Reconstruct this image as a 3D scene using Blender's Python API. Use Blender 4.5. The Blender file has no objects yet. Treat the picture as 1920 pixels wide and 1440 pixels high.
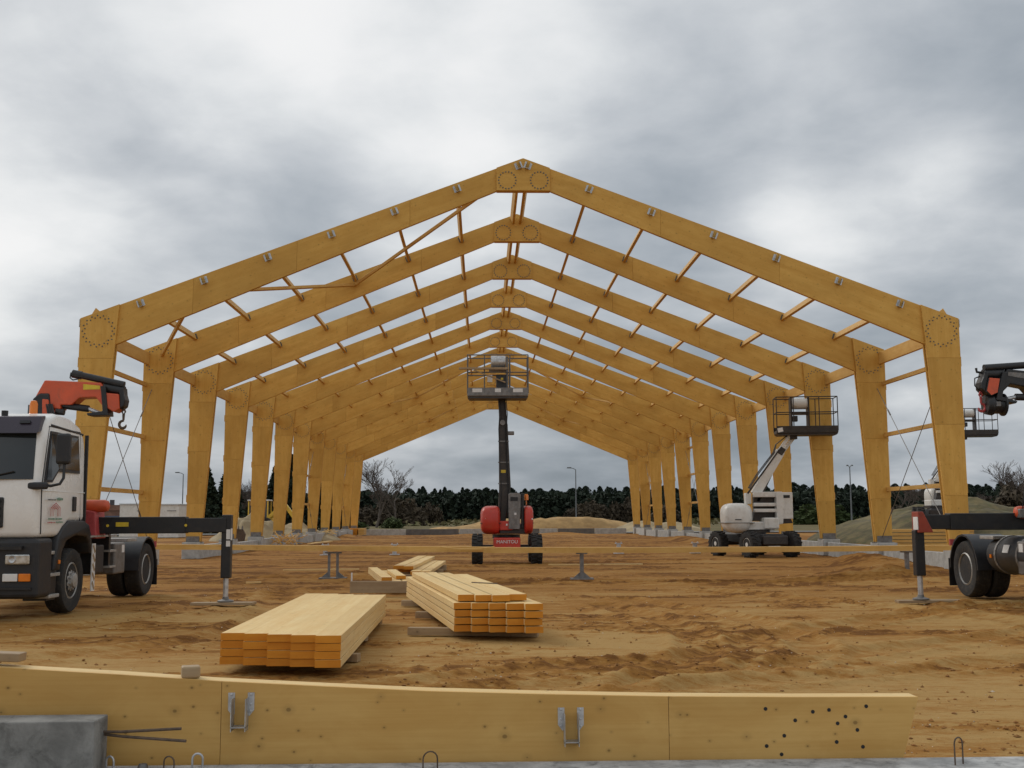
import bpy, bmesh, math, random
import numpy as np
from mathutils import Vector, Matrix, Euler
R = math.radians
random.seed(7); rng = np.random.default_rng(7)
sc = bpy.context.scene
col = sc.collection

# ------------------------------------------------------------------ camera
F_PX, PITCH, YAW, ROLL = 2107.0, 0.11772, 0.02702, -0.00449
CAM = Vector((-1.198, 0.0, 1.5))
cam = bpy.data.cameras.new('camera'); cam.sensor_width = 36.0; cam.lens = 36.0 * F_PX / 1920.0
cam.clip_start = 0.1; cam.clip_end = 6000
co = bpy.data.objects.new('camera', cam); col.objects.link(co); sc.camera = co
_fh = Vector((math.sin(YAW), math.cos(YAW), 0)); _r = Vector((math.cos(YAW), -math.sin(YAW), 0)); _z = Vector((0, 0, 1))
_f = _fh * math.cos(PITCH) + _z * math.sin(PITCH); _u = -_fh * math.sin(PITCH) + _z * math.cos(PITCH)
_r2 = _r * math.cos(ROLL) + _u * math.sin(ROLL); _u2 = -_r * math.sin(ROLL) + _u * math.cos(ROLL)
mw = Matrix.Identity(4)
for i in range(3):
    mw[i][0] = _r2[i]; mw[i][1] = _u2[i]; mw[i][2] = -_f[i]; mw[i][3] = CAM[i]
co.matrix_world = mw

# ------------------------------------------------------------------ sky, sun, exposure
SUN_DIR = Vector((-0.62, 0.62, 0.62)).normalized()      # towards the sun, behind the cloud at the left
el = math.asin(SUN_DIR.z); az = math.atan2(SUN_DIR.x, SUN_DIR.y)
world = bpy.data.worlds.new('World'); sc.world = world; world.use_nodes = True
wn, wl = world.node_tree.nodes, world.node_tree.links
wn.clear()
def WN(t, **kw):
    n = wn.new(t)
    for k, v in kw.items():
        if k.startswith('i_'): n.inputs[k[2:]].default_value = v
        elif k.startswith('n'): n.inputs[int(k[1:])].default_value = v
        else: setattr(n, k, v)
    return n
def wmath(op, a, b=None, c=None, clamp=False):
    n = wn.new('ShaderNodeMath'); n.operation = op; n.use_clamp = clamp
    for i, s in enumerate((a, b, c)):
        if s is None: continue
        if isinstance(s, (int, float)): n.inputs[i].default_value = s
        else: wl.new(s, n.inputs[i])
    return n.outputs[0]
sky = WN('ShaderNodeTexSky', sky_type='NISHITA', sun_disc=False, sun_elevation=el, sun_rotation=az, air_density=1.2, dust_density=2.0)
tc = WN('ShaderNodeTexCoord')
sep = WN('ShaderNodeSeparateXYZ'); wl.new(tc.outputs['Generated'], sep.inputs[0])
zc = wmath('ADD', wmath('MAXIMUM', sep.outputs[2], 0.0), 0.26)
cx = wmath('DIVIDE', sep.outputs[0], zc); cy = wmath('DIVIDE', sep.outputs[1], zc)
cmb = WN('ShaderNodeCombineXYZ'); wl.new(cx, cmb.inputs[0]); wl.new(cy, cmb.inputs[1])
n1 = WN('ShaderNodeTexNoise', i_Scale=1.25, i_Detail=4.0, i_Roughness=0.5, i_Distortion=0.3); wl.new(cmb.outputs[0], n1.inputs['Vector'])
mp2 = WN('ShaderNodeMapping'); mp2.inputs['Location'].default_value = (7.3, 2.1, 4.0); wl.new(cmb.outputs[0], mp2.inputs[0])
n2 = WN('ShaderNodeTexNoise', i_Scale=4.6, i_Detail=6.0, i_Roughness=0.54, i_Distortion=0.15); wl.new(mp2.outputs[0], n2.inputs['Vector'])
dens = wmath('ADD', wmath('MULTIPLY', n1.outputs[0], 0.66), wmath('MULTIPLY', n2.outputs[0], 0.34))
def lobe(d, width, amp):
    dp = WN('ShaderNodeVectorMath', operation='DOT_PRODUCT'); wl.new(tc.outputs['Generated'], dp.inputs[0])
    dp.inputs[1].default_value = Vector(d).normalized()
    e = wmath('MULTIPLY', wmath('SUBTRACT', dp.outputs['Value'], 1.0), 1.0 / (width * width))
    return wmath('MULTIPLY', wmath('POWER', 2.71828, e), amp)
total = wmath('MULTIPLY_ADD', wmath('SUBTRACT', dens, .5), 0.95, .608)
# thin and thick places of the cloud deck
for d, w, a in [((-.42, .897, .20), .085, .20), ((-.152, .894, .422), .045, .16), ((-.011, .962, .272), .06, .19),
                ((.275, .93, .232), .045, .32), ((.37, .884, .285), .035, .15), ((.02, .91, .40), .06, .10), ((-.25, .9, .40), .05, .08),
                ((-.335, .876, .359), .08, -.05), ((-.17, .948, .262), .06, -.06), ((.41, .868, .311), .08, -.06),
                ((.16, .929, .36), .12, -.02), ((.20, .972, .172), .12, -.03), ((-.36, .922, .135), .07, -.13), ((.05, .997, .04), .2, -.20), ((.42, .9, .06), .2, -.14), ((-.38, .92, .04), .2, -.12)]:
    total = wmath('ADD', total, lobe(d, w, a))
total = wmath('ADD', total, lobe(SUN_DIR, .55, .10))
ramp = WN('ShaderNodeValToRGB'); wl.new(total, ramp.inputs[0])
cr = ramp.color_ramp; cr.interpolation = 'B_SPLINE'
cr.elements[0].position = 0.22; cr.elements[0].color = (.21, .25, .29, 1)
cr.elements[1].position = 0.78; cr.elements[1].color = (1.0, 1.0, 1.0, 1)
for p_, c_ in [(.36, (.31, .355, .405)), (.48, (.47, .51, .555)), (.58, (.63, .66, .695)), (.67, (.82, .845, .86))]:
    e = cr.elements.new(p_); e.color = (*c_, 1)
scl = WN('ShaderNodeVectorMath', operation='SCALE'); scl.inputs['Scale'].default_value = 10.0; wl.new(ramp.outputs[0], scl.inputs[0])
mix = WN('ShaderNodeMix', data_type='RGBA'); mix.inputs[0].default_value = 0.95
wl.new(sky.outputs[0], mix.inputs['A']); wl.new(scl.outputs[0], mix.inputs['B'])
bg = WN('ShaderNodeBackground', i_Strength=0.1); wl.new(mix.outputs['Result'], bg.inputs[0])
wo = WN('ShaderNodeOutputWorld'); wl.new(bg.outputs[0], wo.inputs[0])

sun = bpy.data.lights.new('sun', 'SUN'); sun.energy = 1.2; sun.angle = R(22); sun.color = (1.0, .95, .87)
so = bpy.data.objects.new('sun', sun); col.objects.link(so)
so.rotation_euler = SUN_DIR.to_track_quat('Z', 'Y').to_euler(); so.location = (-30, 30, 40)
sc.view_settings.view_transform = 'Standard'; sc.view_settings.look = 'None'
sc.view_settings.exposure = -0.12; sc.view_settings.gamma = 1.0; sc.view_settings.use_curve_mapping = False
sc.render.engine = 'CYCLES'
sc.cycles.max_bounces = 5; sc.cycles.diffuse_bounces = 3; sc.cycles.glossy_bounces = 2; sc.cycles.transmission_bounces = 2

# ------------------------------------------------------------------ material helpers
def new_mat(name):
    m = bpy.data.materials.new(name); m.use_nodes = True
    nt = m.node_tree; nt.nodes.clear()
    out = nt.nodes.new('ShaderNodeOutputMaterial'); b = nt.nodes.new('ShaderNodeBsdfPrincipled')
    nt.links.new(b.outputs[0], out.inputs[0])
    return m, nt, b
def nd(nt, t, **kw):
    n = nt.nodes.new(t)
    for k, v in kw.items():
        if k.startswith('i_'): n.inputs[k[2:].replace('_', ' ')].default_value = v
        else: setattr(n, k, v)
    return n
def mth(nt, op, a, b=0.0, clamp=False):
    n = nt.nodes.new('ShaderNodeMath'); n.operation = op; n.use_clamp = clamp
    for i, s in enumerate((a, b)):
        if isinstance(s, (int, float)): n.inputs[i].default_value = s
        else: nt.links.new(s, n.inputs[i])
    return n.outputs[0]
def mixc(nt, fac, a, b, mode='MIX'):
    n = nt.nodes.new('ShaderNodeMix'); n.data_type = 'RGBA'; n.blend_type = mode
    if isinstance(fac, (int, float)): n.inputs[0].default_value = fac
    else: nt.links.new(fac, n.inputs[0])
    for k, s in (('A', a), ('B', b)):
        if isinstance(s, tuple): n.inputs[k].default_value = (*s[:3], 1)
        else: nt.links.new(s, n.inputs[k])
    return n.outputs['Result']
def smooth(nt, x, lo, hi):
    n = nt.nodes.new('ShaderNodeMapRange'); n.interpolation_type = 'SMOOTHSTEP'
    n.inputs['From Min'].default_value = lo; n.inputs['From Max'].default_value = hi
    nt.links.new(x, n.inputs['Value']); return n.outputs[0]
def obj_coord(nt, swz=None, rand=40.0):
    t = nd(nt, 'ShaderNodeTexCoord'); oi = nd(nt, 'ShaderNodeObjectInfo')
    mul = nd(nt, 'ShaderNodeVectorMath', operation='SCALE'); mul.inputs['Scale'].default_value = rand
    cmb = nd(nt, 'ShaderNodeCombineXYZ')
    nt.links.new(oi.outputs['Random'], cmb.inputs[0]); nt.links.new(oi.outputs['Random'], cmb.inputs[1]); nt.links.new(oi.outputs['Random'], cmb.inputs[2])
    nt.links.new(cmb.outputs[0], mul.inputs[0])
    s = nd(nt, 'ShaderNodeSeparateXYZ'); nt.links.new(t.outputs['Object'], s.inputs[0])
    c2 = nd(nt, 'ShaderNodeCombineXYZ')
    for i, k in enumerate(swz or 'XYZ'): nt.links.new(s.outputs['XYZ'.index(k)], c2.inputs[i])
    add = nd(nt, 'ShaderNodeVectorMath', operation='ADD'); nt.links.new(c2.outputs[0], add.inputs[0]); nt.links.new(mul.outputs[0], add.inputs[1])
    return add.outputs[0], oi.outputs['Random']
def noise(nt, vec, scale, detail=4, rough=.55, sc3=None, dist=0.0):
    if sc3:
        m = nd(nt, 'ShaderNodeMapping'); m.inputs['Scale'].default_value = sc3; nt.links.new(vec, m.inputs[0]); vec = m.outputs[0]
    n = nd(nt, 'ShaderNodeTexNoise', i_Scale=scale, i_Detail=detail, i_Roughness=rough, i_Distortion=dist); nt.links.new(vec, n.inputs['Vector'])
    return n.outputs[0]
def bump(nt, b, h, strength=.3, dist=.02):
    n = nd(nt, 'ShaderNodeBump', i_Strength=strength, i_Distance=dist); nt.links.new(h, n.inputs['Height']); nt.links.new(n.outputs[0], b.inputs['Normal'])

def plain(name, c, rough=.5, metal=0.0, var=.18, scale=5.0, dirt=None, dirt_amt=.5, bmp=0.0, spec=.5):
    m, nt, b = new_mat(name)
    v, rnd = obj_coord(nt)
    n = noise(nt, v, scale, 5, .6)
    dark = tuple(x * (1 - var) for x in c); light = tuple(min(1, x * (1 + var)) for x in c)
    cc = mixc(nt, smooth(nt, n, .3, .7), dark, light)
    if dirt:
        d = noise(nt, v, scale * 1.7, 8, .7, dist=.6)
        cc = mixc(nt, mth(nt, 'MULTIPLY', smooth(nt, d, .45, .75), dirt_amt), cc, dirt)
    nt.links.new(cc, b.inputs['Base Color'])
    b.inputs['Metallic'].default_value = metal
    b.inputs['Specular IOR Level'].default_value = spec
    nt.links.new(mth(nt, 'ADD', mth(nt, 'MULTIPLY', n, .25), rough - .12), b.inputs['Roughness'])
    if bmp: bump(nt, b, noise(nt, v, scale * 8, 6, .7), bmp, .01)
    return m
def wood(name, light, dark, swz='XYZ', knots=.5, streak=1.0, stain=.25, rough=.62, plane='XZ', ks=1.0, mott=.5, tint=.25):
    """grain runs along the first axis of swz"""
    m, nt, b = new_mat(name)
    v, rnd = obj_coord(nt, swz)
    g1 = noise(nt, v, 1.0, 3, .6, (.35, 7, 7), .5)
    g2 = noise(nt, v, 1.0, 2, .6, (1.2, 55, 55))
    g3 = noise(nt, v, .9, 3, .5, (.5, 1.2, 1.2))
    g4 = noise(nt, v, 3.2, 4, .62, (.6, 1.2, 1.2), .8)
    f = mth(nt, 'ADD', mth(nt, 'MULTIPLY', g1, .55 * streak), mth(nt, 'MULTIPLY', g2, .35 * streak))
    fm = mth(nt, 'ADD', mth(nt, 'MULTIPLY', smooth(nt, f, .30 * streak, .62 * streak), 1 - mott), mth(nt, 'MULTIPLY', smooth(nt, g4, .32, .68), mott))
    c = mixc(nt, fm, light, dark)
    c = mixc(nt, mth(nt, 'MULTIPLY', smooth(nt, g3, .42, .72), stain), c, tuple(x * .62 for x in dark))
    # piece to piece tint
    c = mixc(nt, mth(nt, 'MULTIPLY', rnd, tint), c, tuple(x * .75 for x in dark))
    if knots > 0:
        v2, _r = obj_coord(nt, plane + 'Y')
        for kscale, rmax, thr, seed in ((3.2 * ks, .042, .35, 0.0), (7.5 * ks, .05, .45, 3.7)):
            mp = nd(nt, 'ShaderNodeMapping'); mp.inputs['Scale'].default_value = (.8, 1.0, 1.0); mp.inputs['Location'].default_value = (seed, seed * 2, 0); nt.links.new(v2, mp.inputs[0])
            vo = nd(nt, 'ShaderNodeTexVoronoi', i_Scale=kscale, i_Randomness=1.0, voronoi_dimensions='2D'); nt.links.new(mp.outputs[0], vo.inputs['Vector'])
            wn_ = nd(nt, 'ShaderNodeSeparateColor'); nt.links.new(vo.outputs['Color'], wn_.inputs[0])
            r = mth(nt, 'ADD', mth(nt, 'MULTIPLY', wn_.outputs[0], rmax * .8), rmax * .2)
            k = mth(nt, 'SUBTRACT', 1.0, smooth(nt, mth(nt, 'SUBTRACT', vo.outputs['Distance'], r), -.01, .008))
            halo = mth(nt, 'SUBTRACT', 1.0, smooth(nt, mth(nt, 'SUBTRACT', vo.outputs['Distance'], r), 0.0, .10))
            sel = mth(nt, 'GREATER_THAN', wn_.outputs[1], thr)
            kk = mth(nt, 'MULTIPLY', sel, mth(nt, 'ADD', mth(nt, 'MULTIPLY', halo, .22), mth(nt, 'MULTIPLY', k, .55)))
            c = mixc(nt, mth(nt, 'MULTIPLY', kk, knots), c, tuple(x * .16 for x in dark))
    nt.links.new(c, b.inputs['Base Color']); b.inputs['Roughness'].default_value = rough
    b.inputs['Specular IOR Level'].default_value = .3
    bump(nt, b, f, .25, .004)
    return m
LVL_L, LVL_D = (.78, .475, .118), (.62, .335, .064)
M = {}
M['lvl_x'] = wood('laminated_spruce_lengthwise', LVL_L, LVL_D, 'XYZ', .6, .8, .35, mott=.45, tint=.42)
M['lvl_z'] = wood('laminated_spruce_upright', LVL_L, LVL_D, 'ZYX', .6, .8, .35, plane='ZX', mott=.45, tint=.42)
M['lvl_near'] = wood('laminated_spruce_sheet', (.70, .44, .145), (.57, .32, .085), 'XYZ', knots=.8, streak=.8, stain=.3, mott=.45, ks=.9)
M['spruce'] = wood('planed_spruce', (.83, .63, .31), (.73, .48, .19), 'XYZ', knots=.4, stain=.12, plane='XY', mott=.3)
M['purlin'] = wood('spruce_purlin', (.72, .46, .15), (.58, .32, .08), 'XYZ', knots=.4)
M['end_grain'] = wood('orange_end_grain', (.68, .29, .028), (.54, .19, .014), 'YXZ', knots=0.0, stain=.2)
M['weathered'] = wood('weathered_plank', (.44, .33, .20), (.30, .20, .11), 'XYZ', knots=.6)
M['steel'] = plain('galvanised_steel', (.52, .53, .54), .42, .75, .2, 14, spec=.5)
M['bolt'] = plain('dull_zinc_bolts', (.13, .13, .13), .5, .4, .2, 9)
M['steel_dark'] = plain('grey_steel', (.19, .185, .18), .5, .5, .25, 9, (.22, .14, .07), .4)
M['rust'] = plain('rusty_steel', (.12, .085, .06), .75, .3, .3, 25)
M['concrete'] = plain('precast_concrete', (.43, .43, .41), .85, 0, .16, 3.5, (.24, .22, .19), .55, .25)
M['concrete_dark'] = plain('damp_concrete', (.13, .13, .13), .85, 0, .2, 3, (.24, .17, .1), .5, .25)
M['concrete_near'] = plain('foundation_concrete', (.42, .42, .41), .88, 0, .25, 5.5, (.10, .10, .10), .85, .6)
M['concrete_block'] = plain('weathered_block', (.235, .23, .215), .9, 0, .3, 4, (.085, .083, .075), .9, .6)
M['white'] = plain('white_truck_paint', (.80, .80, .78), .26, 0, .03, 1.5, (.50, .46, .38), .22)
M['white_lift'] = plain('white_lift_paint', (.70, .69, .65), .35, 0, .06, 3, (.42, .37, .28), .5)
M['red'] = plain('red_lift_paint', (.52, .040, .022), .33, 0, .08, 2.5, (.30, .12, .06), .4)
M['orange'] = plain('orange_red_crane_paint', (.60, .090, .030), .38, 0, .1, 3, (.28, .08, .04), .5)
M['black'] = plain('black_paint', (.010, .011, .013), .42, 0, .25, 4, (.06, .045, .03), .3)
M['plastic'] = plain('dark_grey_plastic', (.013, .0145, .018), .48, 0, .2, 5, (.055, .045, .032), .35)
M['rubber'] = plain('tyre_rubber', (.018, .018, .018), .85, 0, .25, 8, (.09, .068, .045), .6)
M['rim'] = plain('dusty_rim', (.40, .39, .37), .5, .35, .15, 8, (.25, .19, .12), .7)
M['boom_dark'] = plain('dark_boom_steel', (.035, .030, .027), .45, .2, .3, 4, (.10, .07, .045), .5)
M['yellow'] = plain('yellow_machine_paint', (.72, .48, .05), .45, 0, .12, 3, (.25, .18, .08), .5)
M['amber'] = plain('amber_lens', (.75, .20, .015), .2, 0, .1, 4)
M['reflector'] = plain('headlamp_glass', (.55, .56, .55), .12, .6, .25, 12)
M['visor'] = plain('tinted_visor', (.035, .028, .045), .25, 0, .1, 2)
M['seat'] = plain('cab_fabric', (.13, .13, .14), .85, 0, .3, 6)
M['sticker_yellow'] = plain('yellow_sticker', (.62, .45, .03), .5, 0, .1, 10)
M['sticker_white'] = plain('white_sticker', (.72, .71, .69), .5, 0, .06, 10)
M['sticker_red'] = plain('red_print', (.42, .06, .06), .5, 0, .1, 20)
M['sticker_green'] = plain('green_print', (.05, .20, .12), .5, 0, .15, 20)
M['beam_end'] = plain('dull_red_paint', (.30, .045, .022), .45, 0, .15, 4, (.10, .04, .03), .5)
M['brick_red'] = plain('brick_wall', (.22, .12, .085), .85, 0, .2, 1.5)
M['blue_roof'] = plain('blue_sheet', (.10, .13, .22), .6, 0, .1, 2)
M['roof_grey'] = plain('dark_roof', (.07, .07, .075), .8, 0, .15, 2)
M['bark'] = plain('bark', (.085, .068, .055), .9, 0, .3, 3)
M['twig'] = plain('bare_twigs', (.11, .085, .072), .9, 0, .3, 2)
M['lamp_grey'] = plain('lamp_post_grey', (.16, .17, .18), .5, .4, .1, 2)
def glass(name, c, rough=.06):
    m, nt, b = new_mat(name); v, rnd = obj_coord(nt)
    n = noise(nt, v, 2.5, 4, .5)
    nt.links.new(mixc(nt, n, tuple(x * .8 for x in c), tuple(x * 1.2 for x in c)), b.inputs['Base Color'])
    b.inputs['Roughness'].default_value = rough; b.inputs['Specular IOR Level'].default_value = .55
    return m
M['glass'] = glass('tinted_glass', (.020, .026, .030))
def leaf_mat(name, a, b_):
    m, nt, b = new_mat(name); v, rnd = obj_coord(nt, rand=100)
    n = noise(nt, v, 1.3, 4, .6)
    c = mixc(nt, smooth(nt, n, .35, .65), a, b_)
    c = mixc(nt, mth(nt, 'MULTIPLY', rnd, .5), c, tuple(x * .55 for x in a))
    nt.links.new(c, b.inputs['Base Color']); b.inputs['Roughness'].default_value = .8; b.inputs['Specular IOR Level'].default_value = .2
    return m
M['pine'] = leaf_mat('pine_needles', (.020, .032, .022), (.034, .048, .030))
M['spruce_leaf'] = leaf_mat('spruce_needles', (.020, .032, .020), (.042, .058, .034))
M['scrub'] = leaf_mat('brown_scrub', (.065, .052, .036), (.095, .072, .046))
M['hedge'] = leaf_mat('green_scrub', (.045, .070, .022), (.085, .105, .035))
M['dry_grass'] = leaf_mat('dry_grass', (.16, .125, .06), (.11, .12, .045))

# ------------------------------------------------------------------ mesh helpers
class MB:
    def __init__(s): s.v = []; s.f = []
    def add(s, vs, fs):
        o = len(s.v); s.v += [tuple(p) for p in vs]; s.f += [tuple(i + o for i in q) for q in fs]; return s
    def box(s, c, d, rot=None):
        hx, hy, hz = d[0] / 2, d[1] / 2, d[2] / 2
        vs = [Vector((x, y, z)) for x in (-hx, hx) for y in (-hy, hy) for z in (-hz, hz)]
        if rot is not None:
            m = Euler(rot).to_matrix(); vs = [m @ p for p in vs]
        c = Vector(c)
        return s.add([p + c for p in vs], [(0, 1, 3, 2), (4, 6, 7, 5), (0, 4, 5, 1), (2, 3, 7, 6), (0, 2, 6, 4), (1, 5, 7, 3)])
    def prism(s, poly, a, b, axis='y'):
        def P(p, t):
            return {'y': (p[0], t, p[1]), 'x': (t, p[0], p[1]), 'z': (p[0], p[1], t)}[axis]
        n = len(poly)
        vs = [P(p, a) for p in poly] + [P(p, b) for p in poly]
        fs = [tuple(range(n)), tuple(range(2 * n - 1, n - 1, -1))] + [(i, (i + 1) % n, (i + 1) % n + n, i + n) for i in range(n)]
        return s.add(vs, fs)
    def tube(s, p0, p1, r0, r1=None, n=10, caps=True):
        return s.path([p0, p1], [r0, r0 if r1 is None else r1], n, caps)
    def path(s, pts, r, n=8, caps=True):
        pts = [Vector(p) for p in pts]; k = len(pts)
        rr = r if isinstance(r, (list, tuple)) else [r] * k
        vs = []; a = None
        for i, p in enumerate(pts):
            t = (pts[min(i + 1, k - 1)] - pts[max(i - 1, 0)])
            t = t.normalized() if t.length > 1e-9 else Vector((0, 0, 1))
            if a is None: a = t.orthogonal().normalized()
            else:
                a = (a - t * a.dot(t)); a = a.normalized() if a.length > 1e-6 else t.orthogonal().normalized()
            b = t.cross(a)
            for j in range(n):
                q = 2 * math.pi * j / n
                vs.append(p + (a * math.cos(q) + b * math.sin(q)) * rr[i])
        fs = []
        for i in range(k - 1):
            for j in range(n):
                fs.append((i * n + j, i * n + (j + 1) % n, (i + 1) * n + (j + 1) % n, (i + 1) * n + j))
        if caps: fs += [tuple(range(n - 1, -1, -1)), tuple((k - 1) * n + j for j in range(n))]
        return s.add(vs, fs)
    def lathe(s, prof, c, axis='x', n=32):
        vs = []
        for r, t in prof:
            for j in range(n):
                q = 2 * math.pi * j / n; a, b = r * math.cos(q), r * math.sin(q)
                p = {'x': (t, a, b), 'y': (a, t, b), 'z': (a, b, t)}[axis]
                vs.append((p[0] + c[0], p[1] + c[1], p[2] + c[2]))
        fs = []
        for i in range(len(prof) - 1):
            for j in range(n):
                fs.append((i * n + j, i * n + (j + 1) % n, (i + 1) * n + (j + 1) % n, (i + 1) * n + j))
        fs += [tuple(range(n - 1, -1, -1)), tuple((len(prof) - 1) * n + j for j in range(n))]
        return s.add(vs, fs)
    def dome(s, c, r, nu=20, nv=10, ex=1.0, zmin=-1.0, ez=None):
        """superellipsoid"""
        ez = ez or ex
        sg = lambda x, e: math.copysign(abs(x) ** e, x)
        vs = []; 
        for i in range(nv + 1):
            ph = -math.pi / 2 + math.pi * i / nv
            for j in range(nu):
                th = 2 * math.pi * j / nu
                x = sg(math.cos(ph), ez) * sg(math.cos(th), ex); y = sg(math.cos(ph), ez) * sg(math.sin(th), ex); z = max(zmin, sg(math.sin(ph), ez))
                vs.append((c[0] + r[0] * x, c[1] + r[1] * y, c[2] + r[2] * z))
        fs = []
        for i in range(nv):
            for j in range(nu):
                fs.append((i * nu + j, i * nu + (j + 1) % nu, (i + 1) * nu + (j + 1) % nu, (i + 1) * nu + j))
        return s.add(vs, fs)
    def mesh(s, name, bevel=0.0, seg=2, sm=None, fix=True):
        me = bpy.data.meshes.new(name); me.from_pydata(s.v, [], s.f)
        if fix or bevel:
            bm = bmesh.new(); bm.from_mesh(me)
            bmesh.ops.remove_doubles(bm, verts=bm.verts, dist=1e-5)
            bmesh.ops.recalc_face_normals(bm, faces=bm.faces)
            if bevel:
                es = [e for e in bm.edges if len(e.link_faces) == 2 and e.calc_face_angle(0) > .5]
                bmesh.ops.bevel(bm, geom=es, offset=bevel, segments=seg, profile=.5, affect='EDGES', clamp_overlap=True)
            bm.to_mesh(me); bm.free()
        if sm is not None:
            me.polygons.foreach_set('use_smooth', [True] * len(me.polygons))
            me.set_sharp_from_angle(angle=R(sm))
        me.update(); return me
    def build(s, name, mat, parent=None, loc=None, rot=None, bevel=0.0, seg=2, sm=None):
        return link(name, s.mesh(name, bevel, seg, sm), mat, parent, loc, rot)
def link(name, me, mat, parent=None, loc=None, rot=None):
    o = bpy.data.objects.new(name, me); col.objects.link(o)
    if mat is not None and not me.materials: me.materials.append(M[mat] if isinstance(mat, str) else mat)
    if parent: o.parent = parent
    if loc is not None: o.location = loc
    if rot is not None: o.rotation_euler = rot
    return o
def tag(o, label, cat, group=None, kind=None):
    if label: o['label'] = label
    if cat: o['category'] = cat
    if group: o['group'] = group
    if kind: o['kind'] = kind
    return o
def empty(name, loc=(0, 0, 0), rz=0.0):
    o = bpy.data.objects.new(name, None); col.objects.link(o); o.location = loc; o.rotation_euler = (0, 0, rz); o.empty_display_size = .3
    return o
def copy_tree(o, parent=None):
    c = o.copy(); col.objects.link(c); c.parent = parent
    for ch in list(o.children): copy_tree(ch, c)
    return c
_tc = {}
def timber(name, p0, p1, w, h, mat, parent=None, up=(0, 0, 1), bev=.004):
    """straight piece from p0 to p1 (centre line), w across, h along 'up'; grain along local X"""
    p0, p1 = Vector(p0), Vector(p1); L = (p1 - p0).length
    key = (name, round(L, 3), w, h, str(mat))
    if key not in _tc: _tc[key] = MB().box((0, 0, 0), (L, w, h)).mesh(name, bev, 1); _tc[key].materials.append(M[mat])
    x = (p1 - p0).normalized(); z = Vector(up); z = (z - x * z.dot(x)).normalized(); y = z.cross(x)
    o = link(name, _tc[key], None, parent)
    m = Matrix.Identity(4); c = (p0 + p1) / 2
    for i in range(3): m[i][0] = x[i]; m[i][1] = y[i]; m[i][2] = z[i]; m[i][3] = c[i]
    o.matrix_local = m
    return o
ORD = ['zeroth', 'first', 'second', 'third', 'fourth', 'fifth', 'sixth', 'seventh', 'eighth', 'ninth', 'tenth', 'eleventh', 'twelfth', 'thirteenth', 'fourteenth', 'fifteenth', 'sixteenth', 'seventeenth', 'eighteenth', 'nineteenth', 'twentieth']
def text_mesh(s, size, name, depth=.004):
    cu = bpy.data.curves.new(name, 'FONT'); cu.body = s; cu.size = size; cu.extrude = depth; cu.align_x = 'CENTER'; cu.align_y = 'CENTER'
    t = bpy.data.objects.new(name, cu); col.objects.link(t)
    bpy.context.view_layer.update()
    me = bpy.data.meshes.new_from_object(t.evaluated_get(bpy.context.evaluated_depsgraph_get()))
    bpy.data.objects.remove(t); bpy.data.curves.remove(cu); me.name = name
    return me

# ------------------------------------------------------------------ ground
def _h(i, j, s): 
    v = np.sin(i * 127.1 + j * 311.7 + s * 74.7) * 43758.5453
    return v - np.floor(v)
def vn(x, y, s=0):
    i, j = np.floor(x), np.floor(y); fx, fy = x - i, y - j
    fx = fx * fx * (3 - 2 * fx); fy = fy * fy * (3 - 2 * fy)
    return (_h(i, j, s) * (1 - fx) + _h(i + 1, j, s) * fx) * (1 - fy) + (_h(i, j + 1, s) * (1 - fx) + _h(i + 1, j + 1, s) * fx) * fy
def fbm(x, y, s=0, o=4):
    r = 0; a = .5
    for k in range(o): r = r + a * vn(x * 2 ** k, y * 2 ** k, s + k * 3); a *= .5
    return r
def geo(a, b, first, g):
    r = []; st = first; x = a
    while x < b: r.append(x); x += st; st *= g
    r.append(b); return r
TRACKS = [([(-2.2, 10.2), (-0.5, 11.6), (1.1, 12.4), (3.1, 15.2), (8.2, 19.6)], .28, .035),
  ([(-1.3, 9.9), (1.4, 11.4), (5.8, 14.6), (9.5, 17.0)], .26, .035), ([(0.9, 20.0), (1.5, 16.4), (1.4, 13.6), (0.9, 11.7), (0.1, 10.4)], .24, .03),
  ([(1.5, 21.2), (2.6, 16.9), (2.7, 13.6), (1.9, 11.5)], .24, .03), ([(-6.7, 29.3), (1.3, 27.0), (6.1, 26.0), (11.9, 27.7)], .5, .06),
  ([(-7.5, 15.2), (-6.3, 18.3), (-6.1, 21.9), (-4.3, 25.0)], .3, .03), ([(-0.3, 9.8), (2.4, 10.9), (6.4, 12.7)], .26, .035),
  ([(-10.1, 31.6), (-6.0, 29.7), (-1.3, 35.6), (6.1, 38.9)], .35, .04), ([(-6.5, 12.5), (-4.8, 14.5), (-4.6, 18.0), (-5.5, 25)], .3, .03), ([(3.5, 24), (5.5, 19), (6.5, 16), (6.0, 13)], .3, .03)]
def seg_dist(x, y, pts):
    best = np.full(x.shape, 1e9); along = np.zeros(x.shape); acc = 0.0
    for (ax, ay), (bx, by) in zip(pts[:-1], pts[1:]):
        dx, dy = bx - ax, by - ay; L = math.hypot(dx, dy)
        t = np.clip(((x - ax) * dx + (y - ay) * dy) / (L * L), 0, 1)
        d = np.hypot(x - ax - t * dx, y - ay - t * dy)
        k = d < best; best = np.where(k, d, best); along = np.where(k, acc + t * L, along); acc += L
    return best, along
def smooth_line(pts, n=6):
    out = []
    P = [pts[0]] + list(pts) + [pts[-1]]
    for i in range(1, len(P) - 2):
        for k in range(n):
            t = k / n; p0, p1, p2, p3 = [np.array(q, float) for q in P[i - 1:i + 3]]
            out.append(tuple(.5 * ((2 * p1) + (-p0 + p2) * t + (2 * p0 - 5 * p1 + 4 * p2 - p3) * t * t + (-p0 + 3 * p1 - 3 * p2 + p3) * t ** 3)))
    out.append(tuple(pts[-1])); return out
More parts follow.
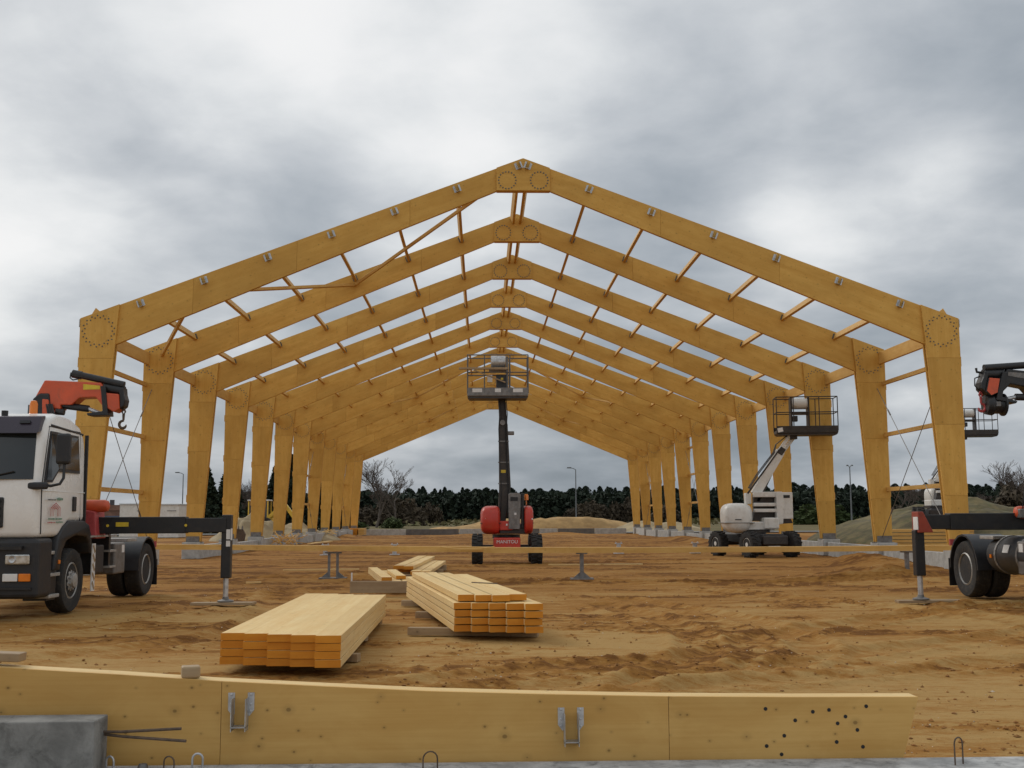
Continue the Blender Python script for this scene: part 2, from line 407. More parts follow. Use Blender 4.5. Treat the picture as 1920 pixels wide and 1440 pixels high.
def ground_h(x, y):
    near = 1 / (1 + np.exp((y - 100) / 6)) / (1 + np.exp((np.abs(x) - 40) / 4))
    h = (fbm(x * .22, y * .22, 1) - .5) * .08 + (fbm(x * 1.1 + 3, y * 1.6, 2, 3) - .47) * .025
    # churned soil: rough lumps in streaky patches, smooth packed sand between
    cl = fbm(x * .55 + 2 * vn(x * .3, y * .3, 8), y * 1.15, 9, 5)
    rough = np.clip((cl - .47) * 7, 0, 1)
    lump = fbm(x * 6.5, y * 8.0, 17, 4); fine = fbm(x * 22, y * 26, 23, 2)
    damp = rough * np.clip((lump - .30) * 3.2, 0, 1)
    for pts, wdt, dep in TRACKS:
        d, al = seg_dist(x, y, smooth_line(pts))
        d = d + (fbm(x * 1.3, y * 1.3, 21, 2) - .4) * .18
        k = np.exp(-(d / wdt) ** 4)
        tread = (np.sin(al * 2 * math.pi / .24 + d * 9) > .1) * (vn(al * .35, d * 0, 5) > .25)
        h = h - dep * k + dep * 1.0 * np.exp(-((d - wdt * 1.35) / (wdt * .35)) ** 2) + .030 * k * tread
        rough = np.maximum(rough, .55 * np.exp(-((d - wdt * 1.35) / (wdt * .5)) ** 2))
        damp = np.maximum(damp, k * (.25 + .5 * tread) * (.4 + .9 * fbm(x * .8, y * .8, 31, 2)))
    h = h + rough * ((lump - .42) * .065 + (fine - .4) * .045) + (fine - .4) * .012
    h = h * near
    # soil pushed up against the foundations on the right and left
    h = h + .34 * np.exp(-((x - 10.9) / 1.0) ** 2 - ((y - 35.3) / 2.6) ** 2) * (.6 + .8 * fbm(x * 1.2, y * 1.2, 41, 3))
    h = h + .28 * np.exp(-((x - 8.4) / 1.5) ** 2 - ((y - 27.8) / 1.3) ** 2) * (.5 + fbm(x * 1.5, y * 1.5, 42, 3))
    h = h + .30 * np.exp(-((x - 11.6) / .8) ** 2 - ((y - 70) / 8) ** 2) + .25 * np.exp(-((x + 11.6) / .8) ** 2 - ((y - 88) / 4) ** 2)
    h = h + .45 * np.exp(-((y - 96.2) / 1.0) ** 2) * np.clip(fbm(x * .18, y * .1, 43, 2) - .35, 0, 1) * 2.2 * (np.abs(x) < 13)
    h = h + .22 * np.exp(-((x - 7.0) / .45) ** 2 - ((y - 19.3) / .35) ** 2) * fbm(x * 5, y * 5, 44, 2)
    return h - .03, damp
def soil_mat():
    m, nt, b = new_mat('sandy_soil')
    t = nd(nt, 'ShaderNodeTexCoord'); v = t.outputs['Object']
    at = nd(nt, 'ShaderNodeAttribute', attribute_name='damp')
    big = noise(nt, v, .30, 4, .55, (.7, 1.3, 1), .4)
    mid = noise(nt, v, 2.2, 10, .78, (.4, 1.7, 1), .3)
    fine = noise(nt, v, 11, 6, .72, (.6, 1.5, 1))
    grit = noise(nt, v, 55, 3, .7)
    sep = nd(nt, 'ShaderNodeSeparateXYZ'); nt.links.new(v, sep.inputs[0])
    f = mth(nt, 'ADD', mth(nt, 'MULTIPLY', big, .40), mth(nt, 'MULTIPLY', mid, .60))
    f = mth(nt, 'ADD', f, mth(nt, 'MULTIPLY', mth(nt, 'SUBTRACT', fine, .5), .36))
    f = mth(nt, 'ADD', f, mth(nt, 'MULTIPLY', smooth(nt, sep.outputs[1], 12, 32), .10))
    f = mth(nt, 'ADD', f, mth(nt, 'MULTIPLY', at.outputs['Fac'], .22))
    c = mixc(nt, smooth(nt, f, .44, .60), (.43, .265, .095), (.335, .158, .036))
    c = mixc(nt, smooth(nt, f, .58, .74), c, (.165, .067, .014))
    c = mixc(nt, mth(nt, 'MULTIPLY', smooth(nt, grit, .60, .75), .4), c, (.50, .34, .15))
    c = mixc(nt, mth(nt, 'MULTIPLY', mth(nt, 'SUBTRACT', 1.0, smooth(nt, grit, .28, .42)), .4), c, (.22, .11, .04))
    # beyond the site: rough grass
    e = mth(nt, 'ADD', mth(nt, 'MULTIPLY', smooth(nt, sep.outputs[1], 108, 118), 1.0), smooth(nt, mth(nt, 'ABSOLUTE', sep.outputs[0]), 24, 34), clamp=True)
    gn = noise(nt, v, .15, 6, .65)
    grass = mixc(nt, smooth(nt, gn, .35, .65), (.105, .095, .040), (.17, .13, .065))
    c = mixc(nt, mth(nt, 'MULTIPLY', e, smooth(nt, mth(nt, 'ADD', gn, e), .9, 1.15)), c, grass)
    nt.links.new(c, b.inputs['Base Color']); b.inputs['Roughness'].default_value = .95; b.inputs['Specular IOR Level'].default_value = .15
    h = mth(nt, 'ADD', mth(nt, 'MULTIPLY', fine, .7), mth(nt, 'MULTIPLY', grit, .3))
    lump = noise(nt, v, 4.5, 8, .75)
    h = mth(nt, 'ADD', h, mth(nt, 'MULTIPLY', lump, .5))
    bump(nt, b, h, .9, .035)
    return m
M['soil'] = soil_mat()
xs = np.array([-x for x in geo(14, 1800, 1.0, 1.25)][::-1] + list(np.arange(-13.9, -5.0, .10)) + list(np.arange(-5.0, 6.0, .05)) + list(np.arange(6.0, 13.95, .10)) + geo(14, 1800, 1.0, 1.25))
ys = np.array([-200, -80, -30, -10, 0, 3, 5] + list(np.arange(5.9, 7.3, .2)) + list(np.arange(7.3, 17, .042)) + list(np.arange(17, 24, .07)) + list(np.arange(24, 40, .16)) + list(np.arange(40, 60, .4)) + list(np.arange(60, 125, 1.0)) + geo(125, 3500, 3, 1.2))
X, Y = np.meshgrid(xs, ys); H, DAMP = ground_h(X, Y)
nx, ny = len(xs), len(ys)
me = bpy.data.meshes.new('ground')
vs = np.stack([X, Y, H], -1).reshape(-1, 3)
idx = np.arange(nx * ny).reshape(ny, nx)
quads = np.stack([idx[:-1, :-1], idx[:-1, 1:], idx[1:, 1:], idx[1:, :-1]], -1).reshape(-1, 4)
me.vertices.add(len(vs)); me.vertices.foreach_set('co', vs.ravel())
me.loops.add(quads.size); me.loops.foreach_set('vertex_index', quads.ravel().astype(np.int32))
me.polygons.add(len(quads)); me.polygons.foreach_set('loop_start', np.arange(0, quads.size, 4, dtype=np.int32)); me.polygons.foreach_set('loop_total', np.full(len(quads), 4, np.int32))
me.update(calc_edges=True); me.validate()
me.polygons.foreach_set('use_smooth', [True] * len(quads))
at = me.attributes.new('damp', 'FLOAT', 'POINT'); at.data.foreach_set('value', DAMP.ravel().astype(np.float32))
g = link('ground', me, 'soil'); g['kind'] = 'structure'
def gz1(x, y): return float(ground_h(np.array([float(x)]), np.array([float(y)]))[0][0])

# clods and pebbles lying on the soil
def scatter(name, n, smin, smax, mat, label, cat, bias=1.7):
    yy = 7.4 + (34 - 7.4) * rng.random(n) ** bias; xx = -1.0 + (rng.random(n) - .5) * (yy * .98 + 1.0)
    keep = ~((np.abs(xx + 3.15) < .75) & (yy > 10.8) & (yy < 17.3)); xx, yy = xx[keep], yy[keep]
    hh, dd = ground_h(xx, yy)
    kp = rng.random(len(xx)) < (.12 + 1.3 * dd); xx, yy, hh = xx[kp], yy[kp], hh[kp]
    base = np.array([(1, 0, 0), (-1, 0, 0), (0, 1, 0), (0, -1, 0), (0, 0, 1), (0, 0, -1)], float)
    tri = np.array([(0, 2, 4), (2, 1, 4), (1, 3, 4), (3, 0, 4), (2, 0, 5), (1, 2, 5), (3, 1, 5), (0, 3, 5)])
    k = len(xx); s = smin + (smax - smin) * rng.random(k) ** 3
    V = base[None] * (s[:, None, None] * (.6 + .8 * rng.random((k, 6, 1)))) * np.array([1.2, 1.0, .7])
    a = rng.random(k) * 6.28; ca, sa = np.cos(a)[:, None], np.sin(a)[:, None]
    V = np.stack([V[..., 0] * ca - V[..., 1] * sa, V[..., 0] * sa + V[..., 1] * ca, V[..., 2]], -1)
    V += np.stack([xx, yy, hh + s * .25], -1)[:, None]
    T = (tri[None] + (np.arange(k) * 6)[:, None, None]).reshape(-1, 3)
    me = bpy.data.meshes.new(name); me.from_pydata(V.reshape(-1, 3).tolist(), [], T.tolist()); me.update()
    return tag(link(name, me, mat), label, cat, None, 'stuff')
M['clod'] = plain('soil_clod', (.25, .115, .030), .95, 0, .3, 1.5, (.36, .19, .06), .9)
M['pebble'] = plain('pale_pebble', (.55, .47, .36), .8, 0, .3, 2)
scatter('soil_clods', 30000, .004, .022, 'clod', 'loose brown clods of soil strewn over the sandy ground', 'soil')
scatter('pebbles', 2500, .005, .014, 'pebble', 'small pale pebbles scattered over the sandy ground', 'pebbles')

# ------------------------------------------------------------------ portal frames
HW, ZE, ZA, ZG, GX, XK, ZK, ZB = 12.45, 7.085, 11.772, 10.81, .769, 11.463, 6.356, .62
Y1, SP, NF = 31.51, 6.0, 12
SL = (ZA - ZE) / HW; ANG = math.atan(SL)
roof = lambda x: ZA - SL * abs(x)
tap = (11.90 - XK) / (ZK - ZB)                       # inner edge of the column
XT = XK - tap * 1.13
PUR = [1.90, 3.69, 5.48, 7.27, 9.05, 10.80]
def ring(c, r, n, br, y, dbl=False):
    mb = MB()
    for k in range(n):
        q = 2 * math.pi * k / n; rr = r * (1 + (.16 if (dbl and k % 2) else 0))
        x, z = c[0] + rr * math.cos(q), c[1] + rr * math.sin(q)
        mb.lathe([(br * 1.5, y + .004), (br * 1.5, y - .004), (br, y - .004), (br, y - .022)], (x, 0, z), 'y', 6)
    return mb
FR = {}
for s in (-1, 1):
    P = lambda pts: [(s * x, z) for x, z in pts]
    FR['plate', s] = MB().prism(P([(HW, ZB), (HW, ZE), (XT, roof(XT)), (XK, ZK), (11.90, ZB)]), -.036, .036).mesh('column_plate', .004, 1)
    inner = lambda z: XK - tap * (z - ZK)
    FR['panels', s] = []
    for za_, zb_ in ((ZB, 2.05), (2.05, 4.05), (4.05, 5.95)):
        FR['panels', s].append(MB().prism(P([(HW, za_), (HW, zb_ - .004), (inner(zb_), zb_ - .004), (inner(za_), za_)]), -.036, .036).mesh('column_panel', .003, 1))
    FR['panels', s].append(MB().prism(P([(HW, 5.95), (HW, ZE), (XT, roof(XT)), (inner(5.95), 5.95)]), -.036, .036).mesh('column_panel', .003, 1))
    FR['core', s] = MB().prism(P([(HW - .02, ZB), (HW - .02, 5.6), (11.55, 5.6), (11.92, ZB)]), -.06, .06).mesh('column_core', .004, 1)
    # rafter lengths in their own slope-aligned frames so that the grain follows them
    FR['rafter', s] = []
    under = lambda x: ZG + (ZK - ZG) * (x - GX) / (XK - GX)
    cuts_ = [0.004, 3.25, 6.45, 9.35, HW - .03] if s < 0 else [0.004, 3.95, 7.35, HW - .03]
    for x0_, x1_ in zip(cuts_[:-1], cuts_[1:]):
        xm = (x0_ + x1_) / 2; c = Vector((s * xm, 0, roof(xm) - .45)); a = s * ANG
        e0 = 0 if x0_ < .1 else .002; e1 = 0 if x1_ > 12 else .002
        top = [(x0_ + e0, roof(x0_ + e0)), (x1_ - e1, roof(x1_ - e1))]
        bot = ([(HW - .03, ZK - .40), (XK, ZK)] if x1_ > 12 else [(x1_ - e1, under(x1_))]) + ([(GX, ZG), (0.004, ZG)] if x0_ < .1 else [(x0_ + e0, under(x0_))])
        loc = []
        for x, z in top + bot:
            d = Vector((s * x, 0, z)) - c; loc.append((d.x * math.cos(a) - d.z * math.sin(a), d.x * math.sin(a) + d.z * math.cos(a)))
        FR['rafter', s].append((MB().prism(loc, -.06, .06).mesh('rafter', .004, 1), c, a))
    FR['kring', s] = ring((s * 11.93, 6.72), .385, 34, .015, -.132, True).mesh('knee_bolts')
    FR['gring', s] = ring((s * .46, 11.11), .25, 18, .016, -.132).mesh('ridge_bolts')
    FR['shoe', s] = MB().box((s * 12.175, -.17, ZB + .07), (.50, .012, .26)).box((s * 12.175, .17, ZB + .07), (.50, .012, .26)).box((s * 12.175, 0, ZB - .02), (.62, .42, .03)).mesh('column_shoe')
    FR['cleat', s] = MB().box((s * (HW + .012), .04, 0), (.07, .20, .28)).mesh('girt_cleat', .006, 1)
FR['gusset'] = MB().prism([(-GX, ZG), (GX, ZG), (GX, roof(GX)), (0, ZA - .004), (-GX, roof(GX))], -.036, .036).mesh('ridge_gusset', .004, 1)
def hanger_mesh(w=.10, h=.20, d=.11, wing=.055, t=.006):
    mb = MB()
    for s in (-1, 1):
        mb.box((s * (w / 2 + t / 2), -d / 2, 0), (t, d, h)); mb.box((s * (w / 2 + wing / 2), -t / 2, .01), (wing, t, h * .95))
    mb.box((0, -d / 2, -h / 2 + t / 2), (w + t * .5, d, t))
    return mb.mesh('joist_hanger')
HANG = hanger_mesh(); HANG_D = hanger_mesh(.10, .19, .06, .03)
def make_frame(k):
    y = Y1 + SP * (k - 1)
    e = empty('portal_frame', (0, y, 0))
    where = ['', 'nearest the camera, with empty joist hangers', 'standing right behind the front one', 'third from the front', 'fourth from the front', 'fifth from the front', 'sixth from the front', 'seventh from the front', 'eighth from the front', 'ninth from the front', 'tenth from the front', 'eleventh from the front', 'at the far end of the hall'][k]
    tag(e, 'yellow laminated timber portal frame ' + where, 'frame', 'portal frames of the timber hall')
    for s in (-1, 1):
        link('column_plate', FR['plate', s], 'lvl_z', e, (0, .097, 0))
        for me in FR['panels', s]: link('column_panel', me, 'lvl_z', e, (0, -.097, 0))
        link('column_core', FR['core', s], 'lvl_z', e)
        for me, c, a in FR['rafter', s]: link('rafter', me, 'lvl_x', e, c, (0, a, 0))
        o = link('knee_bolts', FR['kring', s], 'bolt', e); o['kind'] = 'stuff'
        o = link('ridge_bolts', FR['gring', s], 'bolt', e); o['kind'] = 'stuff'
        link('column_shoe', FR['shoe', s], 'steel_dark', e)
        for z in (2.25, 4.1, 5.85): link('girt_cleat', FR['cleat', s], 'purlin', e, (0, 0, z))
        if k == 1:
            for x in PUR: link('joist_hanger', HANG, 'steel', e, (s * x, -.062, roof(x) - .19), (0, s * ANG, 0))
            link('joist_hanger', HANG, 'steel', e, (s * .13, -.135, roof(.13) - .19), (0, s * ANG, 0))
            w = MB().prism([(s * 11.92, roof(11.92) - .02), (s * 12.10, roof(12.1) + .20), (s * 12.26, roof(12.26) - .02)], -.03, .03).build('ridge_stop_block', 'purlin', e, (0, .1, 0))
            m2 = MB().box((s * (HW + .012), -.05, ZE - .14), (.02, .2, .22)).build('eave_bracket', 'steel', e)
    for yy in (-.097, .097): link('ridge_gusset', FR['gusset'], 'lvl_x', e, (0, yy, 0))
    return e
for k in range(1, NF + 1): make_frame(k)

# purlins, eave beams, girts, braces
SIDE = {-1: 'left', 1: 'right'}
for b in range(1, NF):
    ya, yb = Y1 + SP * (b - 1), Y1 + SP * b
    bay = 'bay ' + 'one two three four five six seven eight nine ten eleven'.split()[b - 1] + ' counted from the front'
    for s in (-1, 1):
        n_ = Vector((s * math.sin(ANG), 0, math.cos(ANG)))
        for i, x in enumerate(PUR):
            z = roof(x) - .18
            o = timber('roof_purlin', (s * x, ya + .062, z), (s * x, yb - .064, z), .09, .21, 'purlin', None, n_)
            tag(o, f'roof purlin {ORD[i + 1]} below the ridge, {SIDE[s]} slope, {bay}', 'purlin', 'roof purlins')
            if b <= 3: link('joist_hanger', HANG_D, 'bolt', o, (SP / 2 - .0665, 0, 0), (0, 0, -math.pi / 2))
        z = roof(.15) - .19
        o = timber('ridge_purlin', (s * .15, ya + .136, z), (s * .15, yb - .136, z), .09, .21, 'purlin', None, n_)
        tag(o, f'{SIDE[s]} one of the twin ridge purlins in {bay}', 'purlin', 'ridge purlins')
        o = timber('eave_beam', (s * 12.30, ya + .136, 6.78), (s * 12.30, yb - .136, 6.78), .10, .40, 'purlin')
        tag(o, f'deep eave beam on the {SIDE[s]} side between column heads, {bay}', 'beam', 'eave beams')
        if b in (1, 7, 10):
            for z, nm in ((2.36, 'lowest'), (4.18, 'middle'), (5.92, 'upper')):
                o = timber('wall_girt', (s * 12.36, ya + .136, z), (s * 12.36, yb - .136, z), .09, .13, 'purlin')
                tag(o, f'{nm} horizontal wall rail on the {SIDE[s]} side, {bay}', 'rail', 'wall rails')
            for up in (0, 1):
                p0 = Vector((s * 12.1 , ya + .14, 5.75 if up else .75)); p1 = Vector((s * 12.1 + s * (.0 if up else .05), yb - .14, .75 if up else 5.75))
                mb = MB().tube(p0, p1, .012, n=6)
                o = mb.build('bracing_rod', 'steel_dark')
                q = p1.lerp(p0, .18) if not up else p0.lerp(p1, .82)
                MB().tube(q - (p1 - p0).normalized() * .14, q + (p1 - p0).normalized() * .14, .026, n=8).build('turnbuckle', 'steel_dark', o)
                tag(o, f'thin bracing rod {"falling" if up else "rising"} towards the back, {SIDE[s]} wall, {bay}', 'rod', 'bracing rods')
            if (b == 1 and s == -1) or b > 1:
                nodes = [(-.7, 0), (-5.48, 1), (-9.3, 0), (-11.85, 1)]
                for i in range(3):
                    (xa, fa), (xb, fb) = nodes[i], nodes[i + 1]
                    dz = .40
                    pa = Vector((-s * xa if s > 0 else xa, (ya + .07) if fa == 0 else (yb - .14), roof(xa) - dz)); pb = Vector((-s * xb if s > 0 else xb, (ya + .07) if fb == 0 else (yb - .07 - (.07 if i == 2 else 0)), roof(xb) - dz))
                    if i == 1: pa.y = yb - .07
                    if i == 0: pb.y = yb - .07
                    if s > 0: pa.x, pb.x = abs(pa.x), abs(pb.x)
                    o = timber('roof_brace', pa, pb, .10, .09, 'purlin', None, n_)
                    tag(o, f'diagonal roof brace {["nearest the ridge", "at mid slope", "by the knee"][i]}, {SIDE[s]} slope, {bay}', 'brace', 'diagonal roof braces')

# ------------------------------------------------------------------ foundations
pl = MB().box((0, 0, .29), (.66, .74, .62)).mesh('foundation_plinth', .02, 2)
fb = MB().box((0, 0, .22), (.20, SP - .76, .56)).mesh('foundation_beam', .012, 1)
for s in (-1, 1):
    for k in range(1, NF + 1):
        o = link('foundation_plinth', pl, 'concrete', None, (s * 12.2, Y1 + SP * (k - 1), -.005))
        tag(o, f'concrete plinth under the {SIDE[s]} column of the {ORD[k]} frame', 'plinth', 'column plinths')
        if k < NF and not (s < 0 and k < 3):
            o = link('foundation_beam', fb, 'concrete', None, (s * 12.12, Y1 + SP * (k - .5), -.02 - .05 * (k % 3 == 1)))
            tag(o, f'low concrete foundation beam on the {SIDE[s]} between the {ORD[k]} and {ORD[k + 1]} plinths', 'foundation', 'side foundation beams')
xx = -11.6
for i, (L, mt) in enumerate([(3.8, 'concrete'), (4.6, 'concrete_dark'), (2.6, 'concrete'), (4.4, 'concrete_dark'), (1.6, 'concrete'), (3.2, 'concrete_dark'), (2.8, 'concrete')]):
    o = MB().box((0, 0, .22), (L - .04, .22, .52)).build('foundation_beam', mt, None, (xx + L / 2, 98.6, 0), bevel=.012, seg=1); xx += L
    tag(o, f'{"damp dark" if mt.endswith("dark") else "pale grey"} foundation beam across the far end, {ORD[i + 1]} from the left', 'foundation', 'end foundation beams')
for i, x in enumerate((-7.52, -4.73, 4.35, 7.47)):
    mb = MB().box((0, 0, .20), (.16, .16, .40)).box((0, 0, .41), (.30, .26, .02)).box((0, 0, .015), (.4, .4, .03))
    for a in (-1, 1):
        for c_ in (-1, 1): mb.tube((a * .11, c_ * .09, .40), (a * .11, c_ * .09, .47), .012, n=6)
    o = mb.build('anchor_stub', 'steel', None, (x, 46, 0), bevel=.004, seg=1)
    tag(o, f'short grey anchor stub standing in the soil, {ORD[i + 1]} from the left', 'stub', 'anchor stubs in a row')

# ------------------------------------------------------------------ foreground: strip footing, block, tapered beam
mb = MB().box((0, 0, -.105), (16, 1.54, .30))
o = mb.build('strip_footing', 'concrete_near', None, (0, 6.18, 0), bevel=.01, seg=1)
tag(o, 'rough concrete strip footing along the bottom of the picture', 'footing')
o = MB().box((0, 0, .17), (3.4, .24, .345)).build('concrete_block', 'concrete_block', None, (-5.11, 6.775, .009), bevel=.008, seg=2)
tag(o, 'grey concrete block in front of the tapered beam at bottom left', 'block')
for i, (p, q) in enumerate([((-3.5, 6.83, .262), (-2.95, 6.78, .285)), ((-3.5, 6.85, .255), (-2.91, 6.74, .222))]):
    mid = Vector(p).lerp(Vector(q), .35) + Vector((0, 0, -.006))
    o = MB().path([p, mid, q], .0085, 8).build('reinforcing_bar', 'rust', None, sm=40)
    tag(o, ['rusty reinforcing bar, the level one, sticking out of the block', 'rusty reinforcing bar, the drooping one, sticking out of the block'][i], 'bar', 'bars from the block')
for i, (x, y, w, h, mt) in enumerate([(-3.36, 6.80, .06, .088, 'steel'), (-3.02, 6.80, .065, .085, 'rust'), (-2.86, 6.82, .06, .095, 'steel'), (-1.50, 6.74, .085, .11, 'rust'), (1.60, 6.74, .07, .16, 'rust')]):
    pts = [(-w / 2, 0, 0)] + [(-w / 2 * math.cos(q), 0, h - w / 2 + w / 2 * math.sin(q)) for q in [math.pi * t / 8 for t in range(9)]] + [(w / 2, 0, 0)]
    o = MB().path(pts, .0065 if mt == 'steel' else .0045, 8).build('rebar_loop', mt, None, (x, y, .04), (0, 0, .25 * (i - 2)), sm=40)
    tag(o, ['steel lifting loop in the footing touching the concrete block', 'dark steel loop in the footing, left one of the pair under the near hanger', 'pale steel loop in the footing, right one of the pair under the near hanger', 'thin wire loop in the footing below the middle of the beam', 'tall thin wire loop in the footing at the far right'][i], 'loop', 'loops in the footing')
o = MB().lathe([(.03, -.06), (.03, .03), (.022, .045)], (-3.17, 6.80, .04), 'z', 14).build('pipe_stub', 'steel_dark', None, sm=40)
tag(o, 'short round pipe stub in the footing between the loops', 'pipe')
TOP = [(-6.2, .735), (-5.2, .68), (-4.101, .612), (-3.4, .566), (-2.822, .523), (-2.15, .485), (-1.535, .452), (-.8, .427), (-.074, .408), (.7, .397), (1.475, .392)]
e = empty('tapered_beam', (0, 7.0, 0)); tag(e, 'long tapered laminated beam on edge with two steel hangers in the foreground', 'beam')
seams = [-6.2, -2.771, -.064, 1.475]
def ztop(x): return float(np.interp(x, [p[0] for p in TOP], [p[1] for p in TOP]))
for i in range(3):
    a, b = seams[i] + (.0015 if i else 0), seams[i + 1] - (.0015 if i < 2 else 0)
    xs_ = [a] + [p[0] for p in TOP if a + .05 < p[0] < b - .05] + [b]
    poly = [(x, ztop(x)) for x in xs_] + ([(1.352, -.02), (a, -.02)] if i == 2 else [(b, -.02), (a, -.02)])
    xm = (a + b) / 2
    MB().prism([(x - xm, z) for x, z in poly], 0, .028).build('face_sheet', 'lvl_near', e, (xm, 0, 0))
poly = [(x, z - .001) for x, z in TOP] + [(1.352, -.02), (-6.2, -.02)]
MB().prism(poly, .0285, .16).build('beam_body', 'spruce', e)
def big_hanger(w, h):
    mb = MB(); t = .004
    for s in (-1, 1):
        mb.prism([(s * (w / 2 - .004), h * .45), (s * (w / 2 - .004), -h * .16), (s * (w / 2 + .008), -h * .22), (s * (w / 2 + .036), -h * .05), (s * (w / 2 + .036), h * .45)], -t, 0)
        mb.box((s * (w / 2), -.045, -.03), (t, .09, h * .92))
        for zz in (.40, .12, -.08): mb.lathe([(.007, 0), (.007, -.008), (.004, -.011)], (s * (w / 2 + .016), -t, h * zz), 'y', 8)
    mb.box((0, -.045, -h * .485), (w + t, .09, t))
    return mb
for x, z in ((-2.651, .362), (-.661, .257)):
    big_hanger(.085, .205).build('joist_hanger', 'steel', e, (x, -.0005, z))
hm = MB().lathe([(.0115, -.002), (.0115, .001)], (0, 0, 0), 'y', 12).mesh('bolt_hole')
for x, z in [(.53, .33), (.71, .26), (.82, .31), (.92, .32), (1.02, .28), (.97, .24), (1.09, .20), (1.15, .34), (.64, .17), (.53, .11), (.96, .13), (1.12, .10), (.62, .06)]:
    link('bolt_hole', hm, 'black', e, (x, 0, z))
o = MB().box((0, 0, .035), (.11, .10, .07)).build('wood_offcut', 'weathered', None, (-3.0, 7.34, gz1(-3.0, 7.34) + .40), (0, 0, .3), bevel=.01)
o.location = (-2.98, 7.08, .535)
tag(o, 'small brown timber offcut sitting on top of the tapered beam', 'offcut')
o = timber('plank', (-5.2, 7.62, .60), (-4.02, 7.35, .60), .12, .05, 'weathered'); o.location.z = .66
o.location = (-4.62, 7.12, .687); o.rotation_euler = (0, R(2.6), 0)
tag(o, 'brown plank end lying on the tapered beam at the left edge', 'plank')

# ------------------------------------------------------------------ stacks of boards
def board(p0, p1, w, h, label, group, name='board'):
    """a board with orange painted ends"""
    p0, p1 = Vector(p0), Vector(p1)
    o = timber(name, p0, p1, w, h, 'spruce', bev=.003)
    L = (p1 - p0).length
    key = ('cap', w, h)
    if key not in _tc: _tc[key] = MB().box((0, 0, 0), (.006, w - .0005, h - .0005)).mesh('painted_end'); _tc[key].materials.append(M['end_grain'])
    for s in (-1, 1): link('painted_end', _tc[key], None, o, (s * (L / 2 + .001), 0, 0))
    tag(o, label, 'board', group); return o
def stack(front_l, front_r, back_dir, L, layers, z0, pitch, bw, bh, nm, group, gaps=None):
    fl, fr = Vector((*front_l, 0)), Vector((*front_r, 0)); d = Vector((*back_dir, 0)).normalized()
    ax = (fr - fl).normalized(); n = layers[0]
    for li, cnt in enumerate(layers):
        for j in range(cnt):
            jit = random.uniform(-.012, .02); sh = random.uniform(-.004, .004)
            c0 = fl + ax * (bw * (j + .5) + sh * 1.5 + (gaps or {}).get(li, 0)); z = z0 + li * pitch + bh / 2
            ln = L + random.uniform(-.03, .03)
            p0 = c0 + d * jit; p1 = p0 + d * ln
            p0.z = p1.z = z
            lay = {0: 'bottom', len(layers) - 1: 'top'}.get(li, ORD[li + 1])
            board(p0, p1, bw - .007, bh, f'spruce board {ORD[j + 1]} from left in {lay} layer of {nm}', group)
stack((-3.775, 11.42), (-2.555, 11.02), (-.06, 6.0), 5.75, [5, 5, 5, 5], .072, .0765, .2555, .072, 'the nearest stack', 'boards of the nearest stack')
for i, y in enumerate((12.3, 14.3, 16.5)):
    o = timber('bearer', (-3.80, y + .22, .03), ((-2.50, -2.62, -2.64)[i], y - .12, .03), .10, .085, 'weathered')
    tag(o, f'bearer timber under the nearest stack, {ORD[i + 1]} from the camera', 'timber', 'bearers under the nearest stack')
d2 = (-1.02, 6.4)
stack((-1.545, 14.3), (-.455, 13.98), d2, 6.45, [5, 5, 5, 5], .085, .092, .228, .078, 'the second nearest stack', 'boards of the second stack')
ax = Vector((1.09, -.32, 0)).normalized(); dd = Vector((*d2, 0)).normalized()
for j, (st, ln, lat) in enumerate([(.12, 6.0, .16), (.10, 6.05, .385), (.13, 5.9, .61), (-.15, 5.2, .87), (.75, 5.1, 1.10)]):
    if j > 3: continue
    p = Vector((-1.545, 14.3, .085 + 4 * .092 + .039)) + ax * (lat + .02) + dd * (st + (.0 if j < 3 else .5))
    board(p, p + dd * ln, .222, .078, f'spruce board lying loose on the second stack, {ORD[j + 1]} from the left', 'loose boards on the second stack')
o = timber('strap_offcut', (-1.35, 16.9, .54), (-.98, 16.55, .54), .03, .012, 'rust'); tag(o, 'dark stick lying on the loose boards of the second stack', 'stick')
for i, y in enumerate((14.75, 17.2, 19.6)):
    xc = -1.0 + (y - 14.1) * d2[0] / d2[1]
    o = timber('bearer', (xc - (1.05 if i == 0 else .70), y + .15, .035), (xc + .62, y - .18, .035), .12, .095, 'weathered')
    tag(o, f'bearer timber under the second stack, {ORD[i + 1]} from the camera', 'timber', 'bearers under the second stack')
# smaller heaps of boards behind
for j, (a, b, z, w) in enumerate([((-3.12, 22.9), (-3.85, 27.6), .20, .20), ((-2.90, 22.85), (-3.58, 27.5), .20, .20), ((-3.10, 22.8), (-3.82, 27.4), .28, .21), ((-2.86, 23.4), (-3.28, 26.2), .28, .2), ((-2.68, 22.9), (-3.2, 26.5), .20, .19)]):
    board((*a, z), (*b, z), w, .07, f'board in the small criss-cross heap pointing left, {ORD[j + 1]} laid', 'boards pointing left in the small heap')
for j, (a, b, z, w) in enumerate([((-3.22, 27.6), (-3.02, 34.6), .30, .25), ((-2.96, 27.3), (-2.74, 34.2), .30, .24), ((-2.76, 26.6), (-2.60, 33.2), .21, .22), ((-2.52, 26.5), (-2.36, 33.0), .21, .22), ((-3.1, 27.9), (-2.92, 34.4), .21, .3)]):
    board((*a, z), (*b, z), w, .08, f'board in the small criss-cross heap pointing right, {ORD[j + 1]} laid', 'boards pointing right in the small heap')
for j in range(3):
    y = 26.9 + j * 2.6
    o = timber('bearer', (-3.3, y, .09), (-2.2, y, .09), .1, .15, 'weathered'); tag(o, f'bearer under the small heap pointing right, {ORD[j + 1]} from the camera', 'timber', 'bearers under the small heap')
